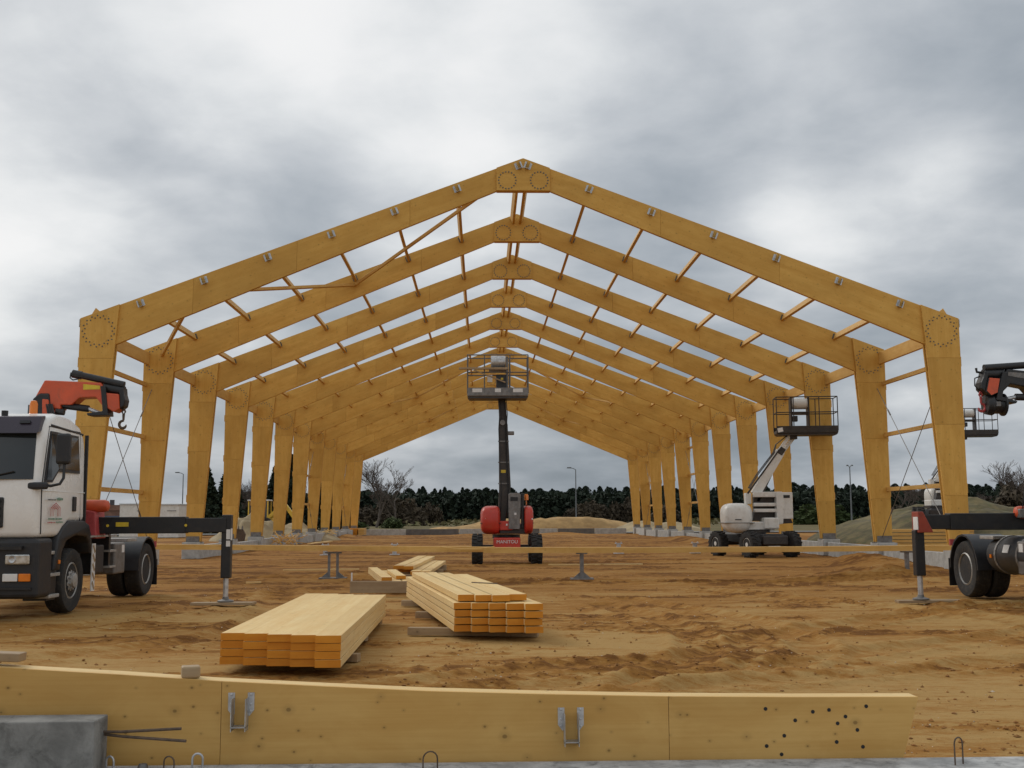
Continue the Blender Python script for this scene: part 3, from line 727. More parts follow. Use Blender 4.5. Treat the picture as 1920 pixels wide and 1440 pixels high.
for j, (a, b) in enumerate([((-3.75, 22.15), (-2.58, 22.05))]):
    o = timber('edge_beam', (*a, .165), (*b, .165), .09, .225, 'weathered'); tag(o, 'brown beam set on edge behind the nearest stack', 'beam')
o = timber('edge_beam', (-2.56, 22.0, .13), (-2.2, 24.2, .13), .10, .2, 'weathered'); tag(o, 'short beam set on edge behind the end of the second stack', 'beam')
o = MB().box((0, 0, .15), (.03, .03, .3)).build('marker_peg', 'sticker_white', None, (-4.05, 25.0, 0), bevel=.004, seg=1); tag(o, 'small white peg in the soil beside the small heap', 'peg')

# long beams resting on steel stands
def long_beam(x0, x1, yy, zt, sag, label, h=.125, w=.30):
    n = 24; mb = MB(); vs = []
    for i in range(n + 1):
        t = i / n; x = x0 + (x1 - x0) * t; y = yy[0] + (yy[1] - yy[0]) * t; z = zt[0] + (zt[1] - zt[0]) * t - sag * 4 * t * (1 - t)
        for a, c in ((-1, 0), (1, 0), (1, 1), (-1, 1)): vs.append((x, y + a * w / 2, z - h * (1 - c)))
    fs = [(0, 1, 2, 3), tuple(4 * n + k for k in (3, 2, 1, 0))] + [(4 * i + k, 4 * i + (k + 1) % 4, 4 * i + 4 + (k + 1) % 4, 4 * i + 4 + k) for i in range(n) for k in range(4)]
    mb.add(vs, fs); o = mb.build('long_beam', 'purlin'); return tag(o, label, 'beam', 'long beams across the site')
long_beam(-9.9, -.95, (28.9, 27.75), (.86, .775), .0, 'long flat beam on steel stands reaching left behind the truck outrigger')
long_beam(-1.15, 10.4, (27.35, 27.3), (.775, .775), .02, 'long flat beam on steel stands reaching right to the second truck')
long_beam(-2.2, -.9, (27.4, 27.35), (.80, .80), .05, 'short bowed board lying where the two long beams overlap', .035, .24)
for i, (x, y) in enumerate(((-4.88, 28.26), (1.2, 27.32), (9.1, 27.3))):
    e = empty('steel_stand', (x, y, 0)); zt = (.66, .635, .63)[i]
    tag(e, 'steel stand with splayed foot ' + ('under the left long beam' if i == 0 else 'under the middle of the right long beam' if i == 1 else 'under the right end of the long beam by the truck'), 'stand', 'steel stands')
    if i == 0:
        for xx_ in (-.13, .13): MB().box((xx_ * .8, 0, zt / 2), (.06, .06, zt)).build('post', 'steel_dark', e)
        MB().box((0, 0, zt - .02), (.40, .12, .04)).build('head_plate', 'steel_dark', e)
    else:
        MB().box((0, 0, zt / 2), (.09, .08, zt)).build('post', 'steel_dark', e); MB().box((0, 0, zt - .015), (.26, .2, .03)).build('head_plate', 'steel_dark', e)
    for s in (-1, 1): MB().prism([(s * .04, .03), (s * .04, .18), (s * .22, .03)], -.012, .012).build('gusset', 'steel_dark', e, (s * (.08 if i == 0 else 0), 0, 0))
    MB().box((0, 0, .02), (.66 if i == 0 else .55, .4, .03)).build('base_plate', 'steel_dark', e)
# small scraps of wood lying about
for i, (x, y, L, a, lab) in enumerate([(-6.6, 27.1, .35, .3, 'small wood scrap on the soil right of the left truck'), (-3.5, 18.2, .8, .1, 'thin lath on the soil behind the nearest stack'), (-5.9, 33.4, 2.2, .15, 'long lath on the soil inside the hall at the left'), (2.4, 36.0, 3.0, .02, 'long lath on the soil right of the red lift')]):
    o = MB().box((0, 0, .02), (L, .06, .035)).build('wood_scrap', 'spruce', None, (x, y, gz1(x, y)), (0, 0, a)); tag(o, lab, 'scrap')

# ------------------------------------------------------------------ vehicles
def wheel_meshes(r, w, rimr, dish=.06, lug=0, axis='x', n=40):
    h = w / 2
    prof = [(rimr, -h * .80), (rimr + .03, -h * .95), (r * .86, -h), (r * .95, -h * .97), (r * .985, -h * .82), (r, -h * .6), (r, h * .6), (r * .985, h * .82), (r * .95, h * .97), (r * .86, h), (rimr + .03, h * .95), (rimr, h * .80)]
    mb = MB().lathe(prof, (0, 0, 0), axis, n)
    if lug:
        for k in range(lug):
            for s in (-1, 1):
                q = 2 * math.pi * (k + (.5 if s > 0 else 0)) / lug
                c = Vector((s * h * .5, math.cos(q) * (r + .012), math.sin(q) * (r + .012)))
                m = Euler((q, 0, 0)).to_matrix()
                bx = [Vector((x, y, z)) for x in (-h * .42, h * .42) for y in (-.022, .02) for z in (-.028, .028)]
                bx = [m @ (p + Vector((0, 0, (p.x * s) * .25))) + c for p in bx]
                mb.add(bx, [(0, 1, 3, 2), (4, 6, 7, 5), (0, 4, 5, 1), (2, 3, 7, 6), (0, 2, 6, 4), (1, 5, 7, 3)])
    else:                                            # tread grooves
        for t in (-.45, -.15, .15, .45):
            mb.lathe([(r + .001, h * t - .006), (r + .006, h * t - .05 * h), (r + .006, h * t + .05 * h), (r + .001, h * t + .006)], (0, 0, 0), axis, n)
    return mb.mesh('tyre', sm=35)
TYRE = wheel_meshes(.515, .30, .29)
RIM_F = MB().lathe([(.29, -.12), (.30, .12), (.275, .135), (.255, .10), (.235, .05), (.215, .045), (.205, .11), (.12, .135), (.11, .19), (.05, .205)], (0, 0, 0), 'x', 36).mesh('rim', sm=35)
RIM_R = MB().lathe([(.29, -.12), (.30, .13), (.28, .145), (.262, .10), (.25, -.02), (.15, -.05), (.13, .02), (.12, .06), (.05, .075)], (0, 0, 0), 'x', 36).mesh('rim', sm=35)
mb = MB()
for k in range(10):
    q = 2 * math.pi * k / 10; mb.lathe([(.026, .092), (.026, .128)], (0, math.cos(q) * .175, math.sin(q) * .175), 'x', 10)
RIM_H = mb.mesh('rim_holes')
mb = MB()
for k in range(10):
    q = 2 * math.pi * (k + .5) / 10; mb.lathe([(.014, .11), (.014, .165)], (0, math.cos(q) * .135, math.sin(q) * .135), 'x', 6)
RIM_N = mb.mesh('wheel_nuts')
def truck_wheel(parent, x, y, side, front):
    w = link('wheel', TYRE, 'rubber', parent, (x, y, .505), (0, 0, 0 if side > 0 else math.pi))
    link('rim', RIM_F if front else RIM_R, 'rim', w)
    if front:
        link('rim_holes', RIM_H, 'black', w); link('wheel_nuts', RIM_N, 'steel', w)
    return w

def truck(loc, label, wb, cy, ms, tilt, beam_x, rz=0.0):
    t = empty('crane_truck', loc, rz); tag(t, label, 'truck', 'crane trucks')
    # cab shell
    prof = [(-1.47, 1.22), (-1.50, 1.65), (-1.48, 2.08), (-1.27, 2.90), (-1.17, 3.06), (-.85, 3.155), (-.2, 3.13), (.20, 3.03), (.38, 2.84), (.40, 2.6), (.40, 1.45), (-.30, 1.45), (-.55, 1.34), (-.72, 1.22)]
    me = MB().prism(prof, -1.22, 1.22, 'x').mesh('cab', .085, 3, 40)
    for v in me.vertices:
        if v.co.y < -1.0: v.co.x *= 1 - .075 * min(1, (-1.0 - v.co.y) / .5) ** 2
        if v.co.z > 2.3: v.co.x *= 1 - .045 * (v.co.z - 2.3) / .85
    cab = link('cab', me, 'white', t)
    def side(y, z, o=.006):
        x = 1.22
        if y < -1.0: x *= 1 - .075 * min(1, (-1.0 - y) / .5) ** 2
        if z > 2.3: x *= 1 - .045 * (z - 2.3) / .85
        return x + o
    def side_panel(name, poly, mat, s, o=.008, parent=cab, th=.01):
        n = len(poly); vs = [(s * side(y, z, o), y, z) for y, z in poly] + [(s * side(y, z, o - th), y, z) for y, z in poly]
        return MB().add(vs, [tuple(range(n)), tuple(range(2 * n - 1, n - 1, -1))] + [(i, (i + 1) % n, (i + 1) % n + n, i + n) for i in range(n)]).build(name, mat, parent)
    def line(name, pts, w, mat, s, o=.004, parent=cab):
        mb = MB()
        for a, b in zip(pts[:-1], pts[1:]): mb.tube((s * side(*a, o - w), *a), (s * side(*b, o - w), *b), w * 1.5, n=6)
        return mb.build(name, mat, parent)
    for s in (-1, 1):
        side_panel('window_frame', [(-1.30, 2.06), (-1.08, 2.06), (-.84, 2.24), (.10, 2.24), (.08, 2.86), (-1.12, 2.86)], 'black', s, .004)
        side_panel('side_window', [(-1.25, 2.10), (-1.10, 2.10), (-.85, 2.285), (.06, 2.285), (.04, 2.82), (-1.10, 2.82)], 'glass', s, .009)
        dg = [(-1.34, 1.27), (-1.36, 2.0), (-1.16, 2.93), (.16, 2.93), (.19, 1.47)]
        line('door_gap', dg, .006, 'plastic', s)
        line('rain_gutter', [(-1.10, 2.955), (.30, 2.90)], .014, 'plastic', s)
        line('panel_crease', [(-1.34, 1.93), (.36, 1.93)], .005, 'white', s)
        MB().box((s * side(-.1, 1.72, .012), -.12, 1.74), (.03, .13, .24)).build('door_handle', 'plastic', cab, bevel=.012)
        MB().box((s * 1.20, .43, 2.05), (.05, .05, 1.7)).build('edge_seal', 'black', cab)
        # mirrors on their bent arm
        m = MB().box((s * 1.45, -1.28, 2.57), (.21, .13, .48)).build('mirror', 'plastic', t, bevel=.045, seg=3)
        MB().path([(s * 1.12, -1.38, 2.02), (s * 1.32, -1.40, 2.00), (s * 1.44, -1.36, 2.03), (s * 1.47, -1.30, 2.12), (s * 1.47, -1.28, 2.34)], .022, 8).build('mirror_arm', 'black', m, sm=40)
        MB().box((s * 1.15, -1.46, 2.00), (.30, .13, .11), (0, 0, s * -.25)).build('close_mirror', 'plastic', m, bevel=.035, seg=3)
        # steps, fender, lamps
        MB().prism([(-.92, .70), (-.80, 1.20), (-.60, 1.36), (-.34, 1.47), (.36, 1.47), (.60, 1.40), (.74, 1.2), (.78, .92), (.68, .92), (.62, 1.10), (.48, 1.20), (0, 1.235), (-.42, 1.15), (-.60, .98), (-.66, .70)], s * .76, s * 1.245, 'x').build('front_fender', 'plastic', t, bevel=.03, seg=2, sm=45)
        MB().box((s * .98, -.78, .72), (.36, .36, .95)).build('step_well', 'black', t)
        for z in (.31, .64, .98): MB().box((s * 1.10, -.80, z), (.24, .42, .055)).build('step', 'rim', t, bevel=.01)
        hl = MB().box((s * .93, -1.545, .90), (.36, .05, .15)).build('headlight', 'reflector', t, bevel=.02)
        MB().lathe([(.058, 0), (.05, -.012), (.02, -.004)], (s * .86, -1.572, .90), 'y', 16).build('bulb_dish', 'steel', hl)
        MB().box((s * .83, -1.54, .63), (.22, .04, .115)).build('fog_lamp', 'sticker_white', t, bevel=.01)
        MB().box((s * 1.04, -1.53, .63), (.17, .05, .115)).build('indicator', 'amber', t, bevel=.01)
        MB().box((s * 1.25, -.74, .83), (.03, .06, .06)).build('side_marker', 'amber', t, bevel=.01)
        truck_wheel(t, s * 1.06, 0, s, True)
        truck_wheel(t, s * 1.07, wb, s, False); truck_wheel(t, s * .73, wb, s, False)
        # rear mudguard
        pts = [(.62 * math.cos(q), .505 + .64 * math.sin(q)) for q in [math.pi * k / 10 for k in range(11)]]
        pin = [(.585 * math.cos(q), .505 + .605 * math.sin(q)) for q in [math.pi * k / 10 for k in range(10, -1, -1)]]
        MB().prism([(wb + a, b) for a, b in pts + pin], s * .52, s * 1.24, 'x').build('rear_mudguard', 'plastic', t, sm=40)
        MB().box((s * 1.0, wb + .68, .42), (.46, .02, .52)).build('mud_flap', 'black', t)
        MB().box((s * 1.1, wb + .66, .98), (.20, .06, .12)).build('rear_lamp', 'sticker_red', t)
        MB().box((s * .90, wb - .95, 1.10), (.62, .55, .06)).build('deck_plate', 'rim', t, bevel=.01)
        # tanks and boxes between the axles
        if s == ms:
            MB().box((s * 1.08, 1.25, .80), (.24, .55, .50)).build('battery_box', 'plastic', t, bevel=.03)
            mk = MB().box((s * 1.235, .87, .68), (.02, .15, .80)).build('warning_board', 'sticker_white', t)
            for k in range(5): MB().box((s * 1.2465, .87, .37 + .155 * k), (.004, .055, .16), (R(40), 0, 0)).build('stripe', 'weathered', mk)
            MB().box((s * 1.05, 1.75, 1.04), (.34, .10, .80)).build('ladder_back', 'black', t)
            for z in (.65, .93, 1.2): MB().box((s * 1.20, 1.80, z), (.14, .34, .035)).build('ladder_rung', 'rim', t)
            MB().box((s * 1.0, 2.35, .78), (.44, .60, .56)).build('tool_box', 'steel_dark', t, bevel=.03)
            MB().box((s * 1.222, 2.5, .95), (.006, .14, .14)).build('label_sticker', 'sticker_white', t)
            MB().box((s * .9, 1.1, 1.20), (.7, .9, .03)).build('catwalk', 'rim', t)
        if ms < 0 or s != ms:
            MB().lathe([(.10, wb - 2.55), (.30, wb - 2.52), (.33, wb - 2.42), (.33, wb - 1.00), (.30, wb - .90), (.10, wb - .87)], (s * .90, 0, .80), 'y', 24).build('fuel_tank', 'plastic', t, sm=40)
            for yy in (wb - 2.1, wb - 1.3): MB().lathe([(.336, yy - .03), (.343, yy - .03), (.343, yy + .03), (.336, yy + .03)], (s * .90, 0, .80), 'y', 24).build('tank_strap', 'steel_dark', t)
            MB().box((s * 1.218, wb - 1.7, .92), (.01, .2, .14), (0, s * -.3, 0)).build('label_sticker', 'sticker_white', t)
            MB().box((s * 1.235, wb - 1.15, .78), (.02, .06, .06)).build('side_marker', 'amber', t)
        MB().box((s * .40, wb / 2 + .25, .86), (.09, wb + 1.4, .26)).build('chassis_rail', 'black', t)
    # front of the cab
    def slab(name, z0, z1, y0, y1, w0, w1, mat, parent, off=.012, th=.02):
        vs = []
        for o_ in (off, off - th):
            vs += [(-w0, y0 - o_, z0), (-w0 * .5, y0 - o_ - .03, z0), (w0 * .5, y0 - o_ - .03, z0), (w0, y0 - o_, z0), (w1, y1 - o_, z1), (w1 * .5, y1 - o_ - .03, z1), (-w1 * .5, y1 - o_ - .03, z1), (-w1, y1 - o_, z1)]
        return MB().add(vs, [(0, 1, 6, 7), (1, 2, 5, 6), (2, 3, 4, 5), (8, 15, 14, 9), (9, 14, 13, 10), (10, 13, 12, 11), (0, 7, 15, 8), (3, 11, 12, 4), (0, 8, 9, 1), (1, 9, 10, 2), (2, 10, 11, 3), (7, 6, 14, 15), (6, 5, 13, 14), (5, 4, 12, 13)]).build(name, mat, parent, sm=40)
    ws = slab('windscreen', 2.10, 2.86, -1.475, -1.275, 1.08, 1.03, 'glass', cab)
    for x in (-.6, .25): MB().tube((x, -1.53, 2.09), (x + .55, -1.50, 2.22), .012, n=6).build('wiper', 'black', ws)
    MB().prism([(-1.44, 2.80), (-1.30, 3.075), (-1.12, 3.10), (-1.20, 2.86)], -1.10, 1.10, 'x').build('sun_visor', 'visor', cab, bevel=.02)
    for s in (-1, 1):
        MB().box((s * .88, -1.372, 2.98), (.16, .02, .05), (R(-27), 0, 0)).build('marker_lamp', 'black', cab)
    gr = MB().box((0, -1.50, 1.60), (1.34, .05, .46)).build('grille', 'black', cab, bevel=.03)
    for z in (1.44, 1.55, 1.66, 1.77): MB().box((0, -1.53, z), (1.26, .03, .035)).build('grille_bar', 'plastic', gr)
    MB().box((0, -1.22, .76), (2.44, .60, .90)).build('bumper', 'plastic', t, bevel=.07, seg=3)
    MB().box((0, -1.10, 1.19), (2.2, .6, .10)).build('bumper_gap', 'black', t)
    MB().box((0, -1.555, 1.07), (2.0, .08, .05)).build('bumper_lip', 'black', t)
    MB().box((0, -1.545, .47), (2.3, .05, .035)).build('bumper_crease', 'black', t)
    for s in (-1, 1):
        MB().lathe([(.075, 3.13), (.075, 3.17), (.062, 3.18), (.062, 3.33), (.045, 3.38), (.015, 3.39)], (s * .70 if s == ms else s * .7, -.62, 0), 'z', 16).build('beacon', 'amber', t, sm=40)
    MB().lathe([(.05, 3.10), (.05, 3.18)], (.45, -1.1, 0), 'z', 12).build('horn', 'black', cab)
    MB().box((0, wb / 2 + .1, .55), (.7, .5, .35)).build('gearbox', 'black', t)
    for y in (0, wb): MB().tube((-.95, y, .5), (.95, y, .5), .09, n=12).build('axle', 'black', t)
    MB().box((.75, .52, 2.0), (.3, .22, 1.9)).build('air_intake', 'black', t, bevel=.03)
    # door print: house emblem, lines of lettering too small to read
    if ms > 0:
        def strip(pts, w, mat): 
            mb = MB()
            for a, b in zip(pts[:-1], pts[1:]):
                a, b = Vector((0, *a)), Vector((0, *b)); d = (b - a).normalized(); nrm = Vector((0, -d.z, d.y)) * w
                x = side(-.9, 1.6, .009)
                mb.add([(x, (a + nrm).y, (a + nrm).z), (x, (b + nrm).y, (b + nrm).z), (x, (b - nrm).y, (b - nrm).z), (x, (a - nrm).y, (a - nrm).z)], [(0, 1, 2, 3)])
            mb.build('door_emblem', mat, cab)
        for k in range(3):
            w = .20 - .058 * k
            strip([(-.91 - w, 1.54), (-.91 - w, 1.665 - .01 * k), (-.91, 1.745 - .035 * k), (-.91 + w, 1.665 - .01 * k), (-.91 + w, 1.54)], .0075, 'sticker_red')
        rr = random.Random(3)
        def marks(y0, y1, z, h, mat):
            y = y0
            while y < y1:
                w = rr.uniform(.022, .05)
                strip([(y, z), (y + w, z)], h * rr.uniform(.35, .55), mat); y += w + rr.uniform(.008, .016)
        marks(-1.25, -.93, 1.795, .022, 'plastic'); marks(-.88, -.62, 1.81, .045, 'sticker_green')
        marks(-1.20, -.62, 1.50, .024, 'sticker_green'); marks(-1.22, -.92, 1.445, .022, 'sticker_red'); marks(-.88, -.60, 1.45, .022, 'sticker_green')
    # crane: base, outrigger, column, folded boom
    MB().box((0, cy, 1.15), (.9, .55, .75)).build('crane_base', 'orange', t, bevel=.04)
    if ms > 0: MB().prism([(ms * .95, 1.16), (ms * 1.24, 1.16), (ms * 1.20, 1.62), (ms * .98, 1.66)], cy - .30, cy + .2).build('crane_side_frame', 'sticker_red' if ms > 0 else 'black', t, bevel=.02)
    cyl = MB().lathe([(.05, .2), (.10, .22), (.11, .30), (.11, 1.30), (.09, 1.36), (.05, 1.38)], (0, cy - .12, 1.72), 'x', 18)
    o = cyl.build('slewing_cylinder', 'orange', t, sm=40)
    if ms < 0: o.rotation_euler = (0, 0, math.pi); o.location = (.42, 2 * (cy - .12), -.18)
    bx0, bx1 = beam_x
    ob = MB().box((ms * (.2 + (bx1 - .2) * .39), cy, 1.385), ((bx1 - .2) * .78, .26, .29)).build('outrigger_beam', 'black', t, bevel=.012)
    MB().box((ms * (bx1 * .88), cy, 1.38), (bx1 * .24, .21, .25)).build('inner_beam', 'black', ob, bevel=.01)
    if ms > 0:
        MB().box((ms * 1.62, cy - .133, 1.40), (.22, .006, .075)).build('warning_label', 'sticker_yellow', ob)
        for x in (1.37, bx1 * .78 + .06): MB().lathe([(.025, -.005), (.025, .0)], (ms * x, cy - .132, 1.38), 'y', 12).build('grease_cap', 'sticker_yellow', ob)
    else:
        MB().prism([(-bx1 - .04, 1.20), (-bx1 - .04, 1.56), (-bx1 + .05, 1.56), (-bx1 + .22, 1.20)], cy - .15, cy + .15).build('beam_end', 'beam_end', ob, bevel=.01)
        MB().box((-bx1 - .05, cy - .05, 1.36), (.012, .2, .22)).build('end_label', 'sticker_white', ob)
    zt = 1.56 if ms > 0 else 1.24
    leg = MB().box((ms * bx1, cy, (zt + .46) / 2), (.165, .165, zt - .46)).build('outrigger_leg', 'black', t, bevel=.015)
    MB().tube((ms * bx1, cy, .50), (ms * bx1, cy, .09), .045, n=16).build('leg_rod', 'steel', leg, sm=40)
    MB().lathe([(.14, .055), (.14, .075), (.06, .10), (.05, .14)], (ms * bx1, cy, 0), 'z', 18).build('leg_foot', 'steel_dark', leg, sm=40)
    if ms > 0:
        MB().box((ms * (bx1 + .088), cy - .05, 1.22), (.006, .11, .2)).build('leg_label', 'sticker_white', leg)
        MB().box((ms * bx1 + .04, cy - .085, 1.22), (.07, .006, .17)).build('leg_label', 'sticker_white', leg)
        MB().box((ms * bx1 + .04, cy - .085, 1.06), (.07, .006, .10)).build('leg_label', 'sticker_white', leg)
    MB().tube((0, cy, 1.4), (0, cy, 3.5), .17, .14, n=20).build('crane_column', 'black', t, sm=40)
    for k in range(4):                                # hydraulic hoses from the valve block up to the boom
        MB().path([(ms * (.62 + .07 * k), cy - .22, 1.5), (ms * (.70 + .06 * k), cy - .34, 1.85), (ms * (.55 + .05 * k), cy - .30, 2.5), (ms * (.35 + .04 * k), cy - .24, 3.1), (ms * (.25 + .03 * k), cy - .20, 3.5)], .017, 6).build('hose', 'black', t, sm=40)
    vb = MB().box((ms * .72, cy - .20, 1.52), (.44, .16, .16)).build('valve_block', 'steel_dark', t, bevel=.015)
    for k in range(5): MB().tube((ms * (.56 + .08 * k), cy - .24, 1.58), (ms * (.56 + .08 * k), cy - .30, 1.78), .008, n=6).build('lever', 'black', vb)
    q = R(tilt)
    def C(zx, zy):                                    # outline measured on the folded boom
        x, z = .30 + (zx - 620) / 790 - (.26 if ms < 0 else .12), 3.93 - (zy - 205) / 790
        x, z = x * math.cos(q) - (z - 3.5) * math.sin(q), 3.5 + x * math.sin(q) + (z - 3.5) * math.cos(q)
        return (ms * x, z)
    CP = lambda pts: [C(*p) for p in pts]
    boom = MB().prism(CP([(620, 205), (1395, 240), (1480, 385), (1650, 400), (1668, 610), (1590, 655), (1500, 600), (1425, 560), (1335, 445), (1110, 452), (1000, 552), (850, 548), (860, 612), (740, 600), (480, 480)]), cy - .16, cy + .16).build('crane_boom', 'orange' if ms > 0 else 'black', t, bevel=.02)
    if ms < 0: MB().prism(CP([(1500, 395), (1640, 405), (1655, 590), (1590, 640), (1510, 590)]), cy - .168, cy - .161).build('tip_panel', 'orange', boom)
    MB().prism(CP([(470, 470), (560, 390), (700, 390), (720, 560), (700, 700), (520, 720)]), cy - .19, cy + .19).build('boom_knuckle', 'black', boom, bevel=.03)
    MB().prism(CP([(610, 470), (700, 480), (730, 720), (620, 720)]), cy - .21, cy + .1).build('column_head', 'orange' if ms > 0 else 'black', boom, bevel=.02)
    def rod(name, a, b, r, mat, y=0.0, n=12):
        a, b = C(*a), C(*b); return MB().tube((a[0], cy + y, a[1]), (b[0], cy + y, b[1]), r, n=n).build(name, mat, boom, sm=40)
    rod('extension_cylinder', (1060, 120), (1700, 265), .062, 'black', -.06); rod('extension_cylinder', (1000, 95), (1640, 235), .05, 'black', .09)
    rod('cylinder_head', (975, 105), (1100, 130), .075, 'black', -.05); rod('extension_section', (1420, 300), (1700, 350), .085, 'black', -.04)
    rod('boom_cylinder', (870, 552), (1215, 600), .062, 'black', -.05); rod('cylinder_rod', (1215, 600), (1370, 660), .035, 'steel', -.05)
    rod('pin', (790, 640), (900, 650), .06, 'black', -.12)
    MB().prism(CP([(1400, 290), (1470, 290), (1520, 700), (1240, 705), (1220, 670), (1440, 640)]), cy - .18, cy + .14).build('boom_bracket', 'black', boom, bevel=.012)
    MB().prism(CP([(1640, 330), (1700, 300), (1710, 400), (1735, 480), (1720, 570), (1660, 615)]), cy - .13, cy + .13).build('boom_head', 'black', boom, bevel=.02)
    MB().prism(CP([(1160, 262), (1390, 285), (1390, 335), (1160, 340)]), cy - .168, cy - .161).build('boom_label', 'sticker_yellow' if ms > 0 else 'steel_dark', boom)
    hz = [C(970, 95), C(960, 170), C(1000, 200), C(1080, 185)]
    MB().path([(a, cy - .12, b) for a, b in hz], .012, 6).build('hose', 'black', boom)
    a = C(1690, 600)
    hk = MB()
    hk.path([(a[0], cy, a[1] + .02), (a[0] + .03, cy, a[1] - .05), (a[0], cy, a[1] - .10), (a[0] - .03, cy, a[1] - .05), (a[0], cy, a[1] + .02)], .016, 8)
    hk.tube((a[0], cy, a[1] - .09), (a[0], cy, a[1] - .20), .026, .020, n=8)
    pts = [(a[0], cy, a[1] - .20)] + [(a[0] - ms * (.01 + .062 * math.sin(u)), cy, a[1] - .275 + .066 * math.cos(u)) for u in [R(d) for d in range(0, 271, 27)]]
    hk.path(pts, [.022] * 3 + [.026] * (len(pts) - 5) + [.018, .008], 8)
    hk.build('crane_hook', 'rust' if ms > 0 else 'sticker_red', t, sm=50)
    if ms < 0:                                        # hose drum and winch hanging under the tip
        b = C(1560, 760)
        MB().lathe([(.02, -.17), (.17, -.16), (.19, -.05), (.16, 0), (.16, .12), (.20, .14), (.20, .17), (.02, .18)], (b[0] + .10, cy, b[1]), 'x', 20).build('winch_drum', 'black', boom, sm=40)
        MB().box((b[0] + .08, cy - .17, b[1]), (.12, .02, .08)).build('winch_label', 'steel_dark', boom)
        c_ = C(1690, 330); MB().path([(c_[0] + .02, cy, c_[1]), (c_[0] - .10, cy, c_[1] + .02), (c_[0] - .11, cy, c_[1] + .09)], .022, 8).build('tip_bracket', 'black', boom)
        hh = [C(1720, 380), C(1790, 420), C(1780, 520), C(1700, 590)]
        MB().path([(p[0], cy, p[1]) for p in hh], .012, 6).build('hose', 'black', boom)
    return t
truck((-9.08, 18.75, 0), 'white cab crane truck at left with folded red crane and black outrigger', 4.05, 1.27, 1, 0.0, (0, 3.41))
o = timber('outrigger_plank', (-6.25, 20.04, .022), (-5.15, 19.94, .03), .24, .045, 'weathered'); tag(o, 'plank on the soil under the outrigger foot of the left truck', 'plank')
truck((8.98, 16.15, 0), 'crane truck cut by the right edge, dark rear wheels and red crane tip', 4.75, 3.32, -1, 9.0, (0, 2.62))
o = timber('outrigger_plank', (5.95, 19.5, .022), (7.05, 19.42, .03), .26, .045, 'weathered'); tag(o, 'plank on the soil under the outrigger foot of the right truck', 'plank')

LTYRE = wheel_meshes(.455, .36, .24, lug=18)
LRIM = MB().lathe([(.24, -.13), (.25, .14), (.23, .15), (.21, .10), (.12, .09), (.11, .14), (.04, .15)], (0, 0, 0), 'x', 28).mesh('rim', sm=35)
def basket(parent, c, w, d, h, rail_mat, floor_mat, rz=0.0, labels=True, n_posts=3):
    """work platform, origin at the middle of its floor"""
    e = empty('basket', c, rz); e.parent = parent
    MB().box((0, 0, .07), (w, d, .14)).build('platform', floor_mat, e, bevel=.03)
    MB().prism([(-w * .5, .0), (-w * .47, -.06), (w * .47, -.06), (w * .5, .0)], -d / 2 + .02, d / 2 - .02).build('platform_underside', 'boom_dark', e)
    MB().box((0, -d / 2 - .008, .16), (w, .015, .26)).box((0, d / 2 + .008, .16), (w, .015, .26)).build('toe_board', floor_mat, e)
    r = MB()
    for z in (h * .58, h):
        r.path([(-w / 2, -d / 2, z), (w / 2, -d / 2, z), (w / 2, d / 2, z), (-w / 2, d / 2, z), (-w / 2, -d / 2, z)], .02, 8)
    r.build('guard_rail', rail_mat, e, sm=40)
    post = MB().tube((0, 0, .1), (0, 0, h), .019, n=8).mesh('rail_post', sm=40)
    for y in (-d / 2, d / 2):
        for x in (-w / 2, -w / 2 + w * .28, w / 2 - w * .30, w / 2): link('rail_post', post, rail_mat, e, (x, y, 0))
    if labels:
        for x in (-w * .34, 0, w * .33): MB().box((x, -d / 2 - .018, .20), (.32 if x else .2, .004, .12)).build('platform_label', 'sticker_white', e)
    return e
def lift_chassis(e, track, base, tyre_r=.455, deck='red', text=None):
    for s in (-1, 1):
        for y in (-1, 1):
            w = link('wheel', LTYRE, 'rubber', e, (s * (track / 2 - .18), y * base / 2, tyre_r - .005), (0, 0, 0 if s > 0 else math.pi))
            link('rim', LRIM, 'rim' if deck != 'red' else 'white_lift', w)
    MB().box((0, 0, .66), (.86, base + .55, .34)).build('chassis', deck, e, bevel=.03)
    for y in (-1, 1): MB().box((0, y * base / 2, .47), (track - .4, .2, .16)).build('axle', 'boom_dark', e, bevel=.02)
    MB().lathe([(.46, .80), (.46, .92)], (0, 0, 0), 'z', 28).build('slew_ring', 'boom_dark', e, sm=40)

# red boom lift in the middle of the hall
e = empty('boom_lift', (-.39, 37.9, 0)); tag(e, 'red boom lift standing in the middle of the hall, basket raised', 'boom lift', 'boom lifts')
lift_chassis(e, 2.28, 2.2)
link('maker_lettering', text_mesh('MANITOU', .15, 'maker_lettering'), 'sticker_white', e, (0, -1.382, .70), (R(90), 0, 0))
for s, x0, x1 in ((-1, -.86, -.20), (1, .56, .88)):
    c = (x0 + x1) / 2
    p = MB().dome((c, -.05, 1.40), ((x1 - x0) / 2 , 1.05, .47), 28, 16, .36, -1, .42).build('engine_cover', 'red', e, sm=50)
    # flatten the inner side, round the outer one
    for v in p.data.vertices:
        t_ = (v.co.x - c) / ((x1 - x0) / 2); t_ = t_ * s
        if t_ > 0: v.co.z = 1.40 + (v.co.z - 1.40) * (1 - .16 * t_ ** 2.5)
    MB().box((c, -.05, 1.30), ((x1 - x0) + .012, 1.95, .02)).build('cover_rib', 'boom_dark', p)
    MB().box((x0 + .22 if s < 0 else x1 - .1, -1.085, 1.43), (.13, .01, .05)).build('cover_sticker', 'sticker_white', p)
MB().box((.15, .1, 1.12), (1.3, 1.6, .34)).build('turret_base', 'red', e, bevel=.04)
MB().box((-.02, -.90, 1.22), (.42, .05, .30)).build('turret_front', 'red', e, bevel=.02)
